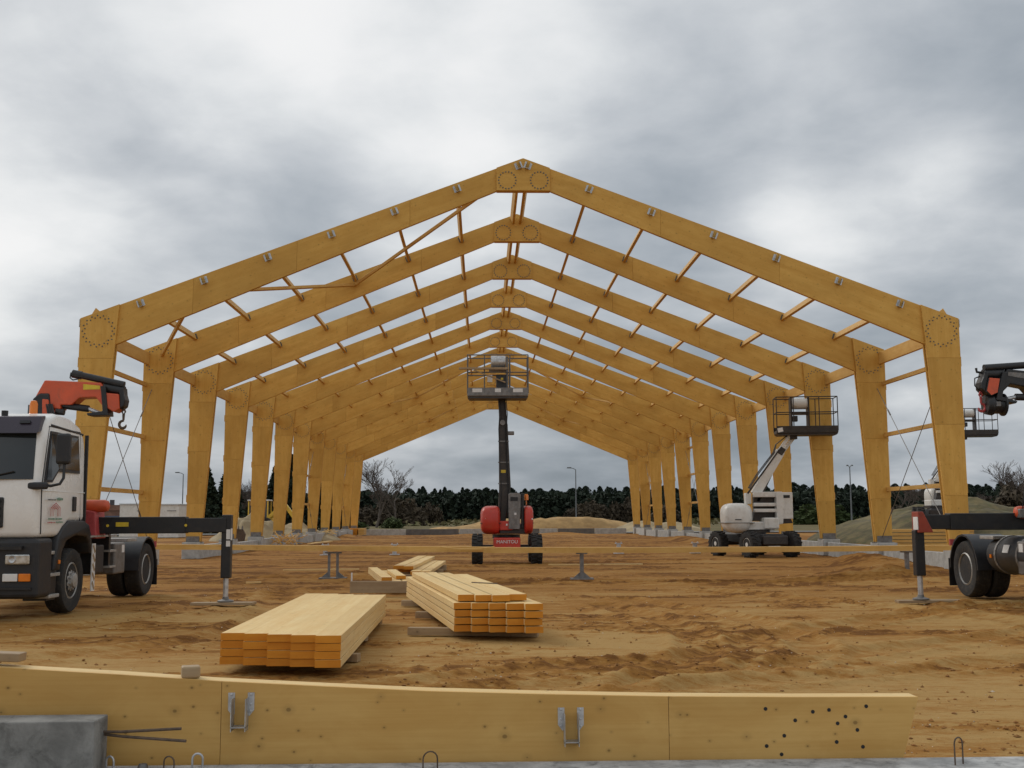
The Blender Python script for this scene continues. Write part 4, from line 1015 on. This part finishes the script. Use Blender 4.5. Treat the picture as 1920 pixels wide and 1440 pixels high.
MB().box((0, -.93, 1.25), (.05, .02, .06)).build('turret_sticker', 'sticker_white', e)
MB().box((.19, -.4, 1.1), (.86, .9, .30)).build('counterweight', 'boom_dark', e, bevel=.03)
MB().prism([(.06, 1.10), (.06, 2.24), (.12, 2.28), (.42, 2.28), (.46, 2.20), (.42, 1.10)], -1.0, -.72).build('control_cabinet', 'steel_dark', e, bevel=.015)
MB().box((.24, -1.006, 2.08), (.24, .01, .13)).build('cabinet_screen', 'black', e)
MB().box((.28, -1.008, 1.60), (.07, .01, .07)).build('cabinet_sticker', 'sticker_white', e)
MB().box((.52, -.7, 1.70), (.09, .4, 1.15)).build('cable_track', 'black', e, bevel=.02)
MB().lathe([(.07, 2.05), (.07, 2.20), (.04, 2.25)], (.66, -.5, 0), 'z', 14).tube((.66, -.5, 1.9), (.66, -.5, 2.06), .02, n=8).build('beacon', 'amber', e, sm=40)
bm_ = MB().prism([(-.30, 1.0), (-.07, 1.0), (.0, 1.55), (.15, 2.45), (.05, 4.6), (-.25, 4.6), (-.24, 2.45), (-.28, 1.55)], -.55, -.20).build('boom', 'boom_dark', e, bevel=.025)
MB().prism([(-.22, 4.5), (.0, 4.5), (-.02, 5.4), (-.26, 5.4)], -.50, -.25).build('boom_extension', 'boom_dark', bm_, bevel=.02)
MB().box((.16, -.4, 4.28), (.22, .2, .12)).build('boom_hose_guide', 'steel_dark', bm_, bevel=.02)
MB().tube((-.21, -.55, 4.55), (-.21, -.55, 5.3), .03, n=10).tube((.02, -.55, 4.55), (-.03, -.55, 5.3), .025, n=10).build('jib_cylinder', 'boom_dark', bm_, sm=40)
MB().lathe([(.09, -.62), (.09, -.18)], (-.12, 0, 4.62), 'y', 14).build('boom_pin', 'steel_dark', bm_, sm=40)
for k, (dx, r) in enumerate(((.02, .016), (.06, .013), (-.20, .014))):
    MB().path([(dx, -.58, 1.5), (dx + .03, -.60, 2.4), (dx - .02, -.58, 3.4), (dx - .05, -.59, 4.4), (dx - .02, -.70, 4.9), (dx - .06, -.60, 5.4)], r, 6).build('hose', 'black', bm_, sm=40)
for z in (2.6, 3.3, 4.0): MB().box((-.09, -.56, z), (.36, .03, .04)).build('hose_clamp', 'steel_dark', bm_)
MB().box((-.10, -.556, 3.0), (.16, .004, .10)).build('boom_sticker', 'sticker_yellow', bm_)
bk = basket(e, (-.28, -.7, 5.44), 2.0, .85, 1.38, 'bolt', 'steel_dark')
MB().lathe([(.02, -.245), (.21, -.24), (.21, .24), (.02, .245)], (.02, 0, 1.20), 'x', 24).build('cable_drum', 'steel', bk, sm=40)
MB().box((.31, 0, .78), (.07, .5, 1.15)).build('drum_frame', 'steel_dark', bk, bevel=.01)
MB().box((.12, -.1, .52), (.34, .35, .46)).build('control_box', 'black', bk, bevel=.02)
MB().box((.14, -.29, .60), (.08, .02, .07)).build('control_sticker', 'sticker_yellow', bk)
MB().box((-.26, -.2, .62), (.16, .10, .24)).build('document_box', 'sticker_white', bk)
MB().box((.02, 0, .92), (.62, .5, .05)).build('drum_shelf', 'steel_dark', bk)
o = timber('lath', (-1.95, 36.7, 6.36), (-.35, 36.72, 6.36), .10, .07, 'weathered'); tag(o, 'level brown lath lying across the rail of the red lift basket', 'lath')
o = timber('prop', (-1.45, 36.68, 6.30), (-.42, 36.74, 5.90), .04, .04, 'weathered'); tag(o, 'slanting thin prop inside the basket of the red lift', 'prop')

# white boom lift beside the right-hand columns
def white_lift(loc, rz, label, cover=(-.86, 0)):
    e = empty('boom_lift', loc); tag(e, label, 'boom lift', 'boom lifts')
    c = empty('undercarriage', (0, 0, 0), rz); c.parent = e
    lift_chassis(c, 2.15, 2.15, .455, 'plastic')
    MB().box((0, -1.40, .60), (.72, .03, .20)).build('name_panel', 'sticker_white', c)
    MB().box((0, -1.36, .60), (1.1, .12, .36)).build('chassis_end', 'boom_dark', c, bevel=.05)
    # turret lies across the view
    p = MB().dome((0, .0, 1.42), (.56, .62, .56), 28, 16, .55, -1, .55).build('engine_cover', 'white_lift', e, (*cover, 0), sm=50)
    for v in p.data.vertices:
        if v.co.z < 1.42: v.co.x *= 1 - .25 * ((1.42 - v.co.z) / .56) ** 2
    MB().box((0, 0, 1.24), (1.13, 1.26, .025)).build('cover_rib', 'steel_dark', p, bevel=.01)
    MB().box((-.06, -.625, 1.36), (.24, .01, .035)).build('cover_lettering', 'plastic', p)
    MB().box((.12, .0, 1.10), (1.15, .9, .36)).build('turret_deck', 'white_lift', e, bevel=.04)
    MB().box((.55, -.25, 1.22), (.56, .7, .42)).build('side_box', 'white_lift', e, bevel=.05)
    MB().box((0, 0, .93), (1.0, .9, .12)).build('turret_plate', 'boom_dark', e)
    for z, h in ((2.30, .20), (1.92, .13), (1.70, .13)): MB().box((.42, -.18, z), (.88, .30, h), (0, 0, 0)).build('riser_arm', 'white_lift', e, bevel=.02)
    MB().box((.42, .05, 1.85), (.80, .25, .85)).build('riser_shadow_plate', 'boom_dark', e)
    MB().prism([(.80, 1.15), (.80, 2.40), (1.02, 2.40), (1.10, 1.9), (1.02, 1.2)], -.42, .30).build('riser_head', 'white_lift', e, bevel=.02)
    b2 = MB().box((1.20, -.05, 1.88), (.46, .60, 1.0)).build('control_cabinet', 'white_lift', e, bevel=.02)
    MB().box((1.20, -.356, 2.22), (.24, .01, .11)).build('cabinet_vent', 'black', b2)
    MB().prism([(1.0, 1.20), (1.42, 1.22), (1.35, 1.38), (1.0, 1.38)], -.3, .25).build('cabinet_foot', 'boom_dark', e)
    # boom
    a, m_, t_ = Vector((-.10, 0, 2.25)), Vector((1.12, 0, 3.95)), Vector((1.55, 0, 4.48))
    d = (m_ - a).normalized(); n = Vector((-d.z, 0, d.x))
    def arm(p, q, w0, w1, y0, y1, name, mat, parent): 
        return MB().prism([(p + n * w0).xz, (q + n * w1).xz, (q - n * w1).xz, (p - n * w0).xz], y0, y1).build(name, mat, parent, bevel=.02)
    bo = arm(a + Vector((.18, 0, .05)), m_, .17, .16, -.14, .14, 'boom', 'white_lift', e)
    arm(a + n * .16, m_ + n * .10, .035, .03, -.17, -.145, 'boom_cable_tray', 'boom_dark', bo)
    arm(a - n * .20 + Vector((.1, 0, -.1)), a.lerp(m_, .55) - n * .17, .07, .06, -.1, .1, 'lift_cylinder', 'boom_dark', bo)
    MB().box((m_.x, 0, m_.z), (.28, .34, .22), (0, -math.atan2(d.z, d.x), 0)).build('boom_joint', 'boom_dark', bo, bevel=.02)
    arm(m_ + n * .06, t_ + n * .10 + d * .05, .07, .07, -.12, -.02, 'jib', 'white_lift', bo); arm(m_ - n * .10, t_ - n * .10 + d * .05, .06, .06, .02, .12, 'jib', 'white_lift', bo)
    for k in range(3):
        o1, o2 = n * (.19 + .02 * k), Vector((0, -.10 + .06 * k, 0))
        MB().path([a + o1 + o2 + d * .2, a.lerp(m_, .4) + o1 * 1.15 + o2, m_ + o1 * .9 + o2 - d * .2, m_ + n * .30 + o2 + d * .1, t_ + n * .16 + o2], .014, 6).build('hose', 'black', bo, sm=40)
    MB().box((a.x - .1, 0, 2.15), (.22, .3, .42)).build('boom_pivot', 'white_lift', e, bevel=.03)
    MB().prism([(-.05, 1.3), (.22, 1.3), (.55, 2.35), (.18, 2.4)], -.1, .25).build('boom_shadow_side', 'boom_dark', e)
    MB().box((t_.x + .06, 0, t_.z + .0), (.28, .3, .16)).build('rotator', 'boom_dark', bo, bevel=.02)
    bk = basket(e, (2.12, 0, 4.60), 2.28, .86, 1.40, 'boom_dark', 'boom_dark', R(-7), False)
    MB().lathe([(.02, -.32), (.21, -.31), (.21, .31), (.02, .32)], (-.22, 0, 1.17), 'x', 24).build('cable_drum', 'white_lift', bk, sm=40)
    for x in (-.55, .10): MB().box((x, 0, .78), (.06, .5, 1.25)).build('drum_frame', 'boom_dark', bk)
    MB().box((-.22, 0, .80), (.66, .45, .09)).build('drum_shelf', 'boom_dark', bk)
    MB().box((-.42, -.2, .58), (.18, .2, .22)).build('control_box', 'black', bk, bevel=.02)
    MB().box((-.2, 0, .22), (.75, .5, .14)).build('floor_box', 'boom_dark', bk)
    MB().box((-1.02, -.45, .14), (.20, .012, .16), (0, -.2, 0)).build('platform_label', 'sticker_white', bk)
    return e
white_lift((9.1, 42.7, 0), R(20), 'white boom lift beside the right columns with its basket raised to the right', (-.66, 0))
w3 = white_lift((22.35, 58.0, 1.0), R(-15), 'white boom lift outside the hall, mostly hidden behind the front right column', (.5, 1.1))

# ------------------------------------------------------------------ site surroundings
M['grass_bank'] = plain('grassy_bank', (.12, .095, .042), .95, 0, .45, 1.2, (.06, .07, .022), 1.0, 1.0)
M['sand'] = plain('sand', (.40, .255, .105), .95, 0, .25, .7, (.24, .135, .05), .8, .5)
M['sand_grey'] = plain('greyish_sand', (.36, .285, .17), .95, 0, .25, .7, (.24, .18, .10), .7, .5)
M['tarmac'] = plain('tarmac', (.20, .20, .195), .9, 0, .12, .5)
def heap(name, c, rx, ry, h, mat, seed, label, cat='heap', flat=1.0, nr=26, na=72):
    vs = [(0, 0, 0)]; V = []
    for i in range(nr + 1):
        r = i / nr
        for j in range(na):
            a = 2 * math.pi * j / na
            V.append((r * math.cos(a) * rx, r * math.sin(a) * ry, r))
    A = np.array(V); nz = fbm(A[:, 0] / max(rx, ry) * 3.1 + seed, A[:, 1] / max(rx, ry) * 3.1, seed, 4)
    n2 = fbm(A[:, 0] * 1.3 + seed, A[:, 1] * 1.3, seed + 5, 3)
    prof = np.clip((1 - A[:, 2] ** 1.5) * flat, 0, 1)
    z = h * prof * (.45 + 1.1 * nz) + (n2 - .45) * .22 * np.minimum(1, prof * 4) - .12 * (A[:, 2] > .97)
    mb = MB(); mb.v = [(x, y, zz) for (x, y, _), zz in zip(V, z)]
    mb.f = [(i * na + j, i * na + (j + 1) % na, (i + 1) * na + (j + 1) % na, (i + 1) * na + j) for i in range(nr) for j in range(na)]
    o = mb.build(name, mat, None, c, sm=70); return tag(o, label, cat)
heap('sand_heap', (-16.9, 77, -.05), 2.7, 3.0, 1.9, 'sand_grey', 3, 'pale pointed sand heap beyond the left columns in front of the digger')
heap('sand_heap', (-13.9, 79, -.05), 3.0, 3.0, 1.05, 'sand_grey', 8, 'low pale sand heap right of the pointed one beyond the left columns')
heap('sand_heap', (4.5, 112, -.05), 12.5, 3.5, 1.25, 'sand', 11, 'long low sand ridge across the far end of the hall', flat=1.5)
heap('sand_heap', (16.0, 110, -.05), 5.5, 3.0, 1.2, 'sand_grey', 15, 'small pale rubble heap at the far right end of the hall')
heap('grassy_bank', (26.5, 65, -.05), 8.5, 12, 2.0, 'grass_bank', 6, 'grassy earth bank beyond the right-hand columns', 'bank', 1.5)
o = MB().box((0, 0, 0), (120, 5, .06)).build('road', 'tarmac', None, (-10, 103.5, .05)); o['kind'] = 'structure'

# stacked boards outside on the right
for li in range(7):
    for j in range(3):
        zc_ = .20 + li * .125; yy = 40.2 + j * .26
        o = timber('board', (13.05 + .03 * ((li * 3 + j) % 4), yy, zc_), (16.4, yy + .02, zc_), .24, .10, 'purlin')
        tag(o, f'board in the yellow pile outside right, {ORD[li + 1]} layer up, {["front","middle","back"][j]} row', 'board', 'boards piled outside on the right')
for i in range(3):
    o = timber('bearer', (13.4 + 1.4 * i, 40.0, .07), (13.4 + 1.4 * i, 41.0, .07), .12, .14, 'weathered'); tag(o, f'bearer under the yellow board pile at right, {ORD[i + 1]} from the left', 'timber', 'bearers under the right pile')
# timber packs at the far left corner
for i, (x, w) in enumerate(((-12.35, 1.35), (-11.35, .5))):
    e = empty('timber_pack', (x, 96.4, 0)); tag(e, ['wide orange pack of timber at the far left corner of the hall', 'narrow yellow pack of timber at the far left corner of the hall'][i], 'timber', 'far timber packs')
    for k in range(4): MB().box((0, 0, .12 + k * .14), (w - .02 * (k % 2), 2.0, .125)).build('board_layer', 'end_grain' if i == 0 else 'purlin', e)
# laths thrown down beside the left foundation
mb = MB(); rr = random.Random(5)
for k in range(26):
    a = rr.uniform(0, 3.14); t_ = rr.uniform(-.5, .7); c = Vector((rr.uniform(-.5, .5), rr.uniform(-.6, .6), .15 + .35 * rr.random())); d = Vector((math.cos(a) * math.cos(t_), math.sin(a) * math.cos(t_), math.sin(t_))) * rr.uniform(.3, .8)
    if c.z - abs(d.z) < .02: c.z = abs(d.z) + .03
    mb.tube(c - d, c + d, .022, n=4)
o = mb.build('lath_heap', 'purlin', None, (-11.2, 58.4, 0)); tag(o, 'tangle of yellow laths against the left foundation', 'lath heap')
mb = MB()
for k in range(12):
    a = rr.uniform(0, 3.14); c = Vector((rr.uniform(-.4, .4), rr.uniform(-.5, .5), .35 + .3 * rr.random())); d = Vector((math.cos(a), math.sin(a), rr.uniform(-.4, .4))) * rr.uniform(.3, .6); mb.tube(c - d, c + d, .03, n=4)
o = mb.build('lath_heap', 'spruce', None, (-12.0, 79, 0)); tag(o, 'small far bundle of pale laths between left columns', 'lath heap')
o = timber('plank', (-10.9, 64.0, .05), (-10.3, 68.5, .10), .25, .05, 'spruce'); tag(o, 'long pale plank on the soil along the left foundation', 'plank')
# loose digger bucket
e = empty('digger_bucket', (-14.1, 60.5, .25), R(8)); tag(e, 'rusty digger bucket with teeth standing beyond the left foundation', 'bucket')
MB().prism([(-.34, .0), (.30, .02), (.36, .40), (.22, .66), (-.20, .70), (-.36, .40)], -.25, .25).build('shell', 'rust', e, bevel=.03)
for x in (-.2, 0, .2): MB().prism([(x - .05, .66), (x + .05, .66), (x + .02, .85), (x - .02, .85)], -.3, -.2).build('tooth', 'steel_dark', e)
MB().box((0, 0, -.1), (1.2, .8, .28)).build('timber_base', 'weathered', e)
# yellow backhoe loader far left
e = empty('backhoe_loader', (-20.9, 100, 0)); e.scale = (1.18, 1.18, 1.1); tag(e, 'yellow backhoe loader behind the sand heap beyond the left columns', 'digger')
MB().box((-.3, 0, 1.05), (3.0, 1.1, .60)).build('body', 'yellow', e, bevel=.05)
MB().prism([(-2.0, .8), (-2.05, 1.75), (-1.5, 1.85), (-1.45, .8)], -.5, .5).build('hood', 'yellow', e, bevel=.05)
cabm = MB().box((.15, 0, 2.0), (1.35, 1.3, 1.35)).build('cab_glass', 'glass', e)
for x in (-.55, .15, .85):
    for y in (-.67, .67): MB().box((x, y, 2.0), (.09, .09, 1.5)).build('cab_post', 'yellow', cabm)
MB().box((.15, 0, 2.76), (1.6, 1.5, .10)).build('cab_roof', 'white_lift', cabm, bevel=.03)
for x, r in ((-1.4, .5), (.6, .72)):
    for y in (-.8, .8): MB().lathe([(.2, -.2), (r * .9, -.2), (r, -.14), (r, .14), (r * .9, .2), (.2, .2)], (x, y, r), 'y', 24).build('wheel', 'rubber', e, sm=40)
MB().prism([(.55, 1.2), (.85, 1.2), (2.05, 2.35), (1.85, 2.5)], -.75, -.62).build('loader_arm', 'yellow', e); MB().prism([(.55, 1.2), (.85, 1.2), (2.05, 2.35), (1.85, 2.5)], .62, .75).build('loader_arm', 'yellow', e)
MB().prism([(1.8, 2.5), (2.1, 2.5), (3.0, 1.25), (2.75, 1.1)], -.2, .2).build('dipper_arm', 'yellow', e)
MB().prism([(2.7, 1.3), (3.1, 1.2), (2.9, .5), (2.4, .6)], -.4, .4).build('bucket', 'rust', e)
# site cabins, house and shed far left
for i, (x, w) in enumerate(((-28.55, 2.5), (-26.2, 2.2))):
    e = empty('site_cabin', (x, 92, 0)); tag(e, ['pale grey site cabin between the first and second left columns', 'pale grey site cabin between the second and third left columns'][i], 'cabin', 'site cabins')
    MB().box((0, 0, 1.33), (w - .06, 4, 2.66)).build('wall', 'white_lift', e, bevel=.02)
    MB().box((0, -.02, 2.64 - .05 * i), (w + .04, 4.1, .08)).build('roof_edge', 'steel', e)
    MB().box((.5, -2.01, 2.1), (.7, .02, .06)).build('vent_slot', 'steel_dark', e)
e = empty('house', (-43.5, 128, 0)); tag(e, 'distant brown brick house with chimney far left', 'house')
MB().box((0, 0, 1.2), (6.5, 5, 2.4)).build('wall', 'brick_red', e); MB().prism([(-3.5, 2.4), (3.5, 2.4), (3.0, 3.0), (-3.0, 3.0)], -2.6, 2.6).build('roof', 'brick_red', e); MB().box((.8, 0, 3.2), (.4, .4, .8)).build('chimney', 'roof_grey', e)
e = empty('house', (-49, 135, 0)); tag(e, 'distant dark roofed house left of the brick house', 'house')
MB().box((0, 0, 1.1), (5.5, 5, 2.2)).build('wall', 'roof_grey', e); MB().prism([(-3, 2.2), (3, 2.2), (0, 3.4)], -2.6, 2.6).build('roof', 'roof_grey', e); MB().box((1.2, 0, 3.3), (.5, .4, .9)).build('chimney', 'brick_red', e)
e = empty('shed', (-38.5, 115, 0)); tag(e, 'low blue sheeted shed in front of the far houses', 'shed')
MB().box((0, 0, .9), (7, 3, 1.6)).build('wall', 'blue_roof', e); MB().box((0, 0, 1.74), (7.2, 3.2, .08)).build('roof', 'blue_roof', e)
# street lamps
def lamp(x, y, h, label, arms):
    e = empty('street_lamp', (x, y, 0)); tag(e, label, 'lamp', 'street lamps')
    MB().tube((0, 0, 0), (0, 0, h), .10, .06, n=10).build('pole', 'lamp_grey', e, sm=40)
    for s in arms:
        MB().path([(0, 0, h - .05), (s * .25, 0, h + .12), (s * .6, 0, h + .2)], .045, 8).build('arm', 'lamp_grey', e, sm=40)
        MB().prism([(s * .5, h + .14), (s * .6, h + .32), (s * 1.15, h + .30), (s * 1.2, h + .16)], -.14, .14).build('lamp_head', 'lamp_grey', e, bevel=.03)
lamp(-44.6, 165, 7.9, 'street lamp with one arm between the second and third left columns', (-1,))
lamp(11.3, 150, 7.75, 'street lamp seen through the far end of the hall', (-1,))
lamp(44.9, 140, 7.5, 'street lamp with a double head between the right columns', (-.35, .35))

# ------------------------------------------------------------------ trees
def cards(pts, size, rs, flat=.5):
    n = len(pts); a = rs.normal(size=(n, 3)); a /= np.linalg.norm(a, axis=1)[:, None]
    b = rs.normal(size=(n, 3)); b[:, 2] *= flat; b -= a * (a * b).sum(1)[:, None]; b /= np.linalg.norm(b, axis=1)[:, None]
    s = size * (.6 + .8 * rs.random(n))[:, None]
    V = np.stack([pts - a * s * .5 - b * s * .35, pts + a * s * .6, pts - a * s * .4 + b * s * .6], 1).reshape(-1, 3)
    return V, np.arange(3 * n).reshape(-1, 3)
def conifer(seed, H, Rb, n, size, z0=.12, droop=.0, mat='pine', power=.85, tiers=0):
    rs = np.random.default_rng(seed)
    t = rs.random(n) ** .8
    if tiers: t = np.clip((np.floor(t * tiers) + rs.random(n) ** 2 * .75) / tiers, 0, 1)
    z = z0 + (1 - z0) * t
    ang = rs.random(n) * 6.283
    lob = 1 + .28 * np.sin(ang * 3 + seed + t * 17) + .18 * np.sin(ang * 5 + t * 40)
    rad = (1 - t) ** power * lob * np.sqrt(.15 + .85 * rs.random(n))
    r = Rb * rad + .03
    P = np.stack([np.cos(ang) * r, np.sin(ang) * r, z * H - droop * r], 1)
    V, T = cards(P, size, rs)
    me = bpy.data.meshes.new('crown'); me.from_pydata(V.tolist(), [], T.tolist()); me.update(); me.materials.append(M[mat])
    tr = MB().path([(0, 0, 0), (.03 * H * .1, 0, H * .5), (0, 0, H * .97)], [.018 * H, .012 * H, .003 * H], 6).mesh('trunk', sm=40); tr.materials.append(M['bark'])
    return me, tr
PINES = [conifer(s, 10, rb, 1700, .42, z0, 0, 'pine', pw) for s, rb, z0, pw in ((1, 2.7, .06, .6), (2, 3.2, .1, .45), (3, 2.4, .05, .75), (4, 3.3, .12, .42))]
def plant(meshes, name, loc, sc_, label, cat, group=None, rz=0):
    e = empty(name, loc, rz); e.scale = sc_ if isinstance(sc_, tuple) else (sc_, sc_, sc_); tag(e, label, cat, group)
    link('crown', meshes[0], None, e); link('trunk', meshes[1], None, e); return e
rr = random.Random(12)
cnt = 0
for row, (y, n) in enumerate(((312, 96), (322, 92), (334, 84))):
    x0_, x1_ = -73, 165
    for i in range(n):
        x = x0_ + (x1_ - x0_) * (i + rr.uniform(.1, .9)) / n
        s = rr.uniform(.84, 1.0) * (1.0 + .0006 * max(0, x)) * (.93 + .05 * row) * (1.06 if rr.random() < .1 else 1)
        plant(PINES[rr.randrange(4)], 'pine_tree', (x, y + rr.uniform(-3, 3), 0), (s * rr.uniform(.85, 1.2), s, s), 'dark pine in the forest edge behind the hall', 'pine tree', 'pines of the forest edge', rr.uniform(0, 6))
# undergrowth along the forest edge
rs = np.random.default_rng(4)
n = 30000; P = np.stack([-74 + 240 * rs.random(n), 304 + 36 * rs.random(n), 8.0 * rs.random(n) ** .9], 1)
V, T = cards(P, 1.1, rs); me = bpy.data.meshes.new('forest_undergrowth'); me.from_pydata(V.tolist(), [], T.tolist()); me.update()
tag(link('forest_undergrowth', me, 'pine'), 'dark undergrowth filling the foot of the forest', 'undergrowth', None, 'stuff')
n = 6000; P = np.stack([-120 + 330 * rs.random(n), 190 + 90 * rs.random(n), .9 * rs.random(n) ** 1.5], 1)
V, T = cards(P, .8, rs); me = bpy.data.meshes.new('rough_grass'); me.from_pydata(V.tolist(), [], T.tolist()); me.update()
tag(link('rough_grass', me, 'dry_grass'), 'rough grass and weeds on the field before the forest', 'grass', None, 'stuff')
def bare_tree(seed, H, spread=.55, levels=7, lean=.15):
    rs = random.Random(seed); mb = MB(); tw = MB()
    def grow(p, d, L, r, lv):
        q = p + d * L * .5 + Vector((rs.uniform(-1, 1), rs.uniform(-1, 1), rs.uniform(-.3, .6))) * L * .07
        e = q + (d + Vector((rs.uniform(-1, 1), rs.uniform(-1, 1), rs.uniform(-.2, .5))) * .16).normalized() * L * .5
        r = max(r, .016); (mb if lv > levels - 3 else tw).path([p, q, e], [r, r * .85, r * .68], 5 if lv > levels - 3 else 3, False)
        if lv <= 0: return
        for k in range(3 if rs.random() < .75 else 2):
            nd_ = (d + Vector((rs.uniform(-1, 1), rs.uniform(-1, 1), rs.uniform(-.25, .55))) * spread).normalized()
            grow(e if k < 2 else q, nd_, L * rs.uniform(.62, .86), r * .62, lv - 1)
    stems = 3 if seed % 2 else 1
    for k in range(stems):
        d = Vector((rs.uniform(-lean, lean) * (2 if stems > 1 else 1), rs.uniform(-lean, lean), 1)).normalized()
        grow(Vector((rs.uniform(-.3, .3), rs.uniform(-.3, .3), 0)), d, H * .27, .022 * H * (.7 if stems > 1 else 1), levels)
    a = mb.mesh('trunk', sm=40); a.materials.append(M['bark']); b = tw.mesh('crown'); b.materials.append(M['twig'])
    return b, a
BARE = [bare_tree(2, 9, .62), bare_tree(3, 9, .5, 6), bare_tree(6, 9, .7)]
for i, (m, x, y, s, lab) in enumerate([(0, -16.8, 172, 1.12, 'tall bare tree just inside the last left column'), (2, -14.6, 176, 1.0, 'bare spreading tree right of the tall one near the last left column'),
        (1, -33.2, 150, .72, 'slender bare tree between the fourth and fifth left columns'), (2, 92, 250, 1.05, 'bare tree above the forest between the two front right columns'), (0, 99, 252, .9, 'bare tree above the forest just left of the front right column'),
        (0, 83.5, 180, 1.10, 'large bare tree at the right edge of the picture'), (1, 88.0, 186, 1.0, 'bare tree overlapping the large one at the right edge'),
        (2, -47.5, 190, .42, 'small bare tree above the right site cabin'), (0, -51, 195, .40, 'small bare tree above the left site cabin'), (1, -55, 190, .36, 'small bare tree above the second left column gap'), (2, 79, 175, .65, 'bare shrub tree behind the right truck')]):
    plant(BARE[m], 'bare_tree', (x, y, 0), (s * 1.1, s * 1.1, s), lab, 'bare tree', 'leafless trees', i * 1.3)
SPR = [conifer(11, 10, 2.7, 5200, .42, .05, .35, 'spruce_leaf', .95, 15), conifer(12, 10, 2.9, 5200, .42, .03, .4, 'spruce_leaf', .9, 13)]
for i, (m, x, y, s, w, lab) in enumerate([(0, -27.9, 110, .66, 1.35, 'dark spruce left of the fourth left column'), (1, -26.2, 112, .64, 1.35, 'dark spruce touching the fourth left column'), (1, -22.6, 118, .70, 1.2, 'dark spruce between the fifth and sixth left columns'), (0, -20.6, 116, .80, 1.15, 'tall dark spruce behind the sixth left column'), (1, -24.5, 122, .52, .9, 'low dark spruce behind the fifth left column'), (0, -19.0, 128, .80, 1.2, 'dark spruce behind the seventh left column'), (1, -17.6, 130, .52, .95, 'dark spruce behind the eighth left column')]):
    plant(SPR[m], 'spruce_tree', (x, y, 0), (s * w, s * w, s), lab, 'spruce tree', 'dark spruces on the left', i)
def bush(seed, n=2600):
    rs = np.random.default_rng(seed); u = rs.normal(size=(n, 3)); u /= np.linalg.norm(u, axis=1)[:, None]
    r = (.55 + .45 * rs.random(n)); lob = 1 + .2 * np.sin(u[:, 0] * 7 + seed) * np.cos(u[:, 1] * 6)
    P = u * (r * lob)[:, None] * np.array([1, 1, .95]); P[:, 2] = np.abs(P[:, 2])
    V, T = cards(P, .13, rs); me = bpy.data.meshes.new('crown'); me.from_pydata(V.tolist(), [], T.tolist()); me.update()
    mb = MB(); r2 = random.Random(seed)
    for k in range(14):
        a = r2.uniform(0, 6.28); mb.path([(0, 0, 0), (math.cos(a) * .25, math.sin(a) * .25, .45), (math.cos(a) * .6, math.sin(a) * .6, .8)], [.02, .012, .004], 4)
    tr = mb.mesh('trunk'); tr.materials.append(M['bark']); return me, tr
for i, (x, y, w, h, mt, lab) in enumerate([(-16.5, 205, 5.5, 5.0, 'scrub', 'brown leafless thicket right of the last left column'), (-22.0, 200, 5, 3.5, 'scrub', 'brown thicket hidden behind the last left columns'), (-11.0, 215, 4.0, 4.2, 'scrub', 'brown thicket left of the red lift'),
        (18.5, 205, 4.6, 4.3, 'scrub', 'brown rounded thicket left of the street lamp base'), (24.5, 200, 5.0, 4.4, 'scrub', 'brown rounded thicket inside the last right column'), (33, 210, 5, 3.4, 'scrub', 'brown thicket behind the far right columns'), (56, 190, 6, 3.5, 'hedge', 'green bush behind the white lift'), (72, 200, 6, 3.2, 'scrub', 'brown bush left of the second right column'),
        (-13.8, 160, 2.6, 1.5, 'hedge', 'green bush at the foot of the brown thicket'), (-19, 150, 3.0, 1.2, 'hedge', 'dark green bush beside the last left column'), (66, 120, 5, 2.2, 'scrub', 'brown bush beyond the grassy bank'), (80, 170, 7, 5.5, 'scrub', 'brown thicket behind the right truck'), (93, 185, 7, 5.0, 'scrub', 'brown thicket at the right edge')]):
    b = bush(30 + i); b[0].materials.append(M[mt]); plant(b, 'bush', (x, y, 0), (w, w * .6, h), lab, 'bush', 'bushes before the forest', i)
bpy.context.view_layer.update()
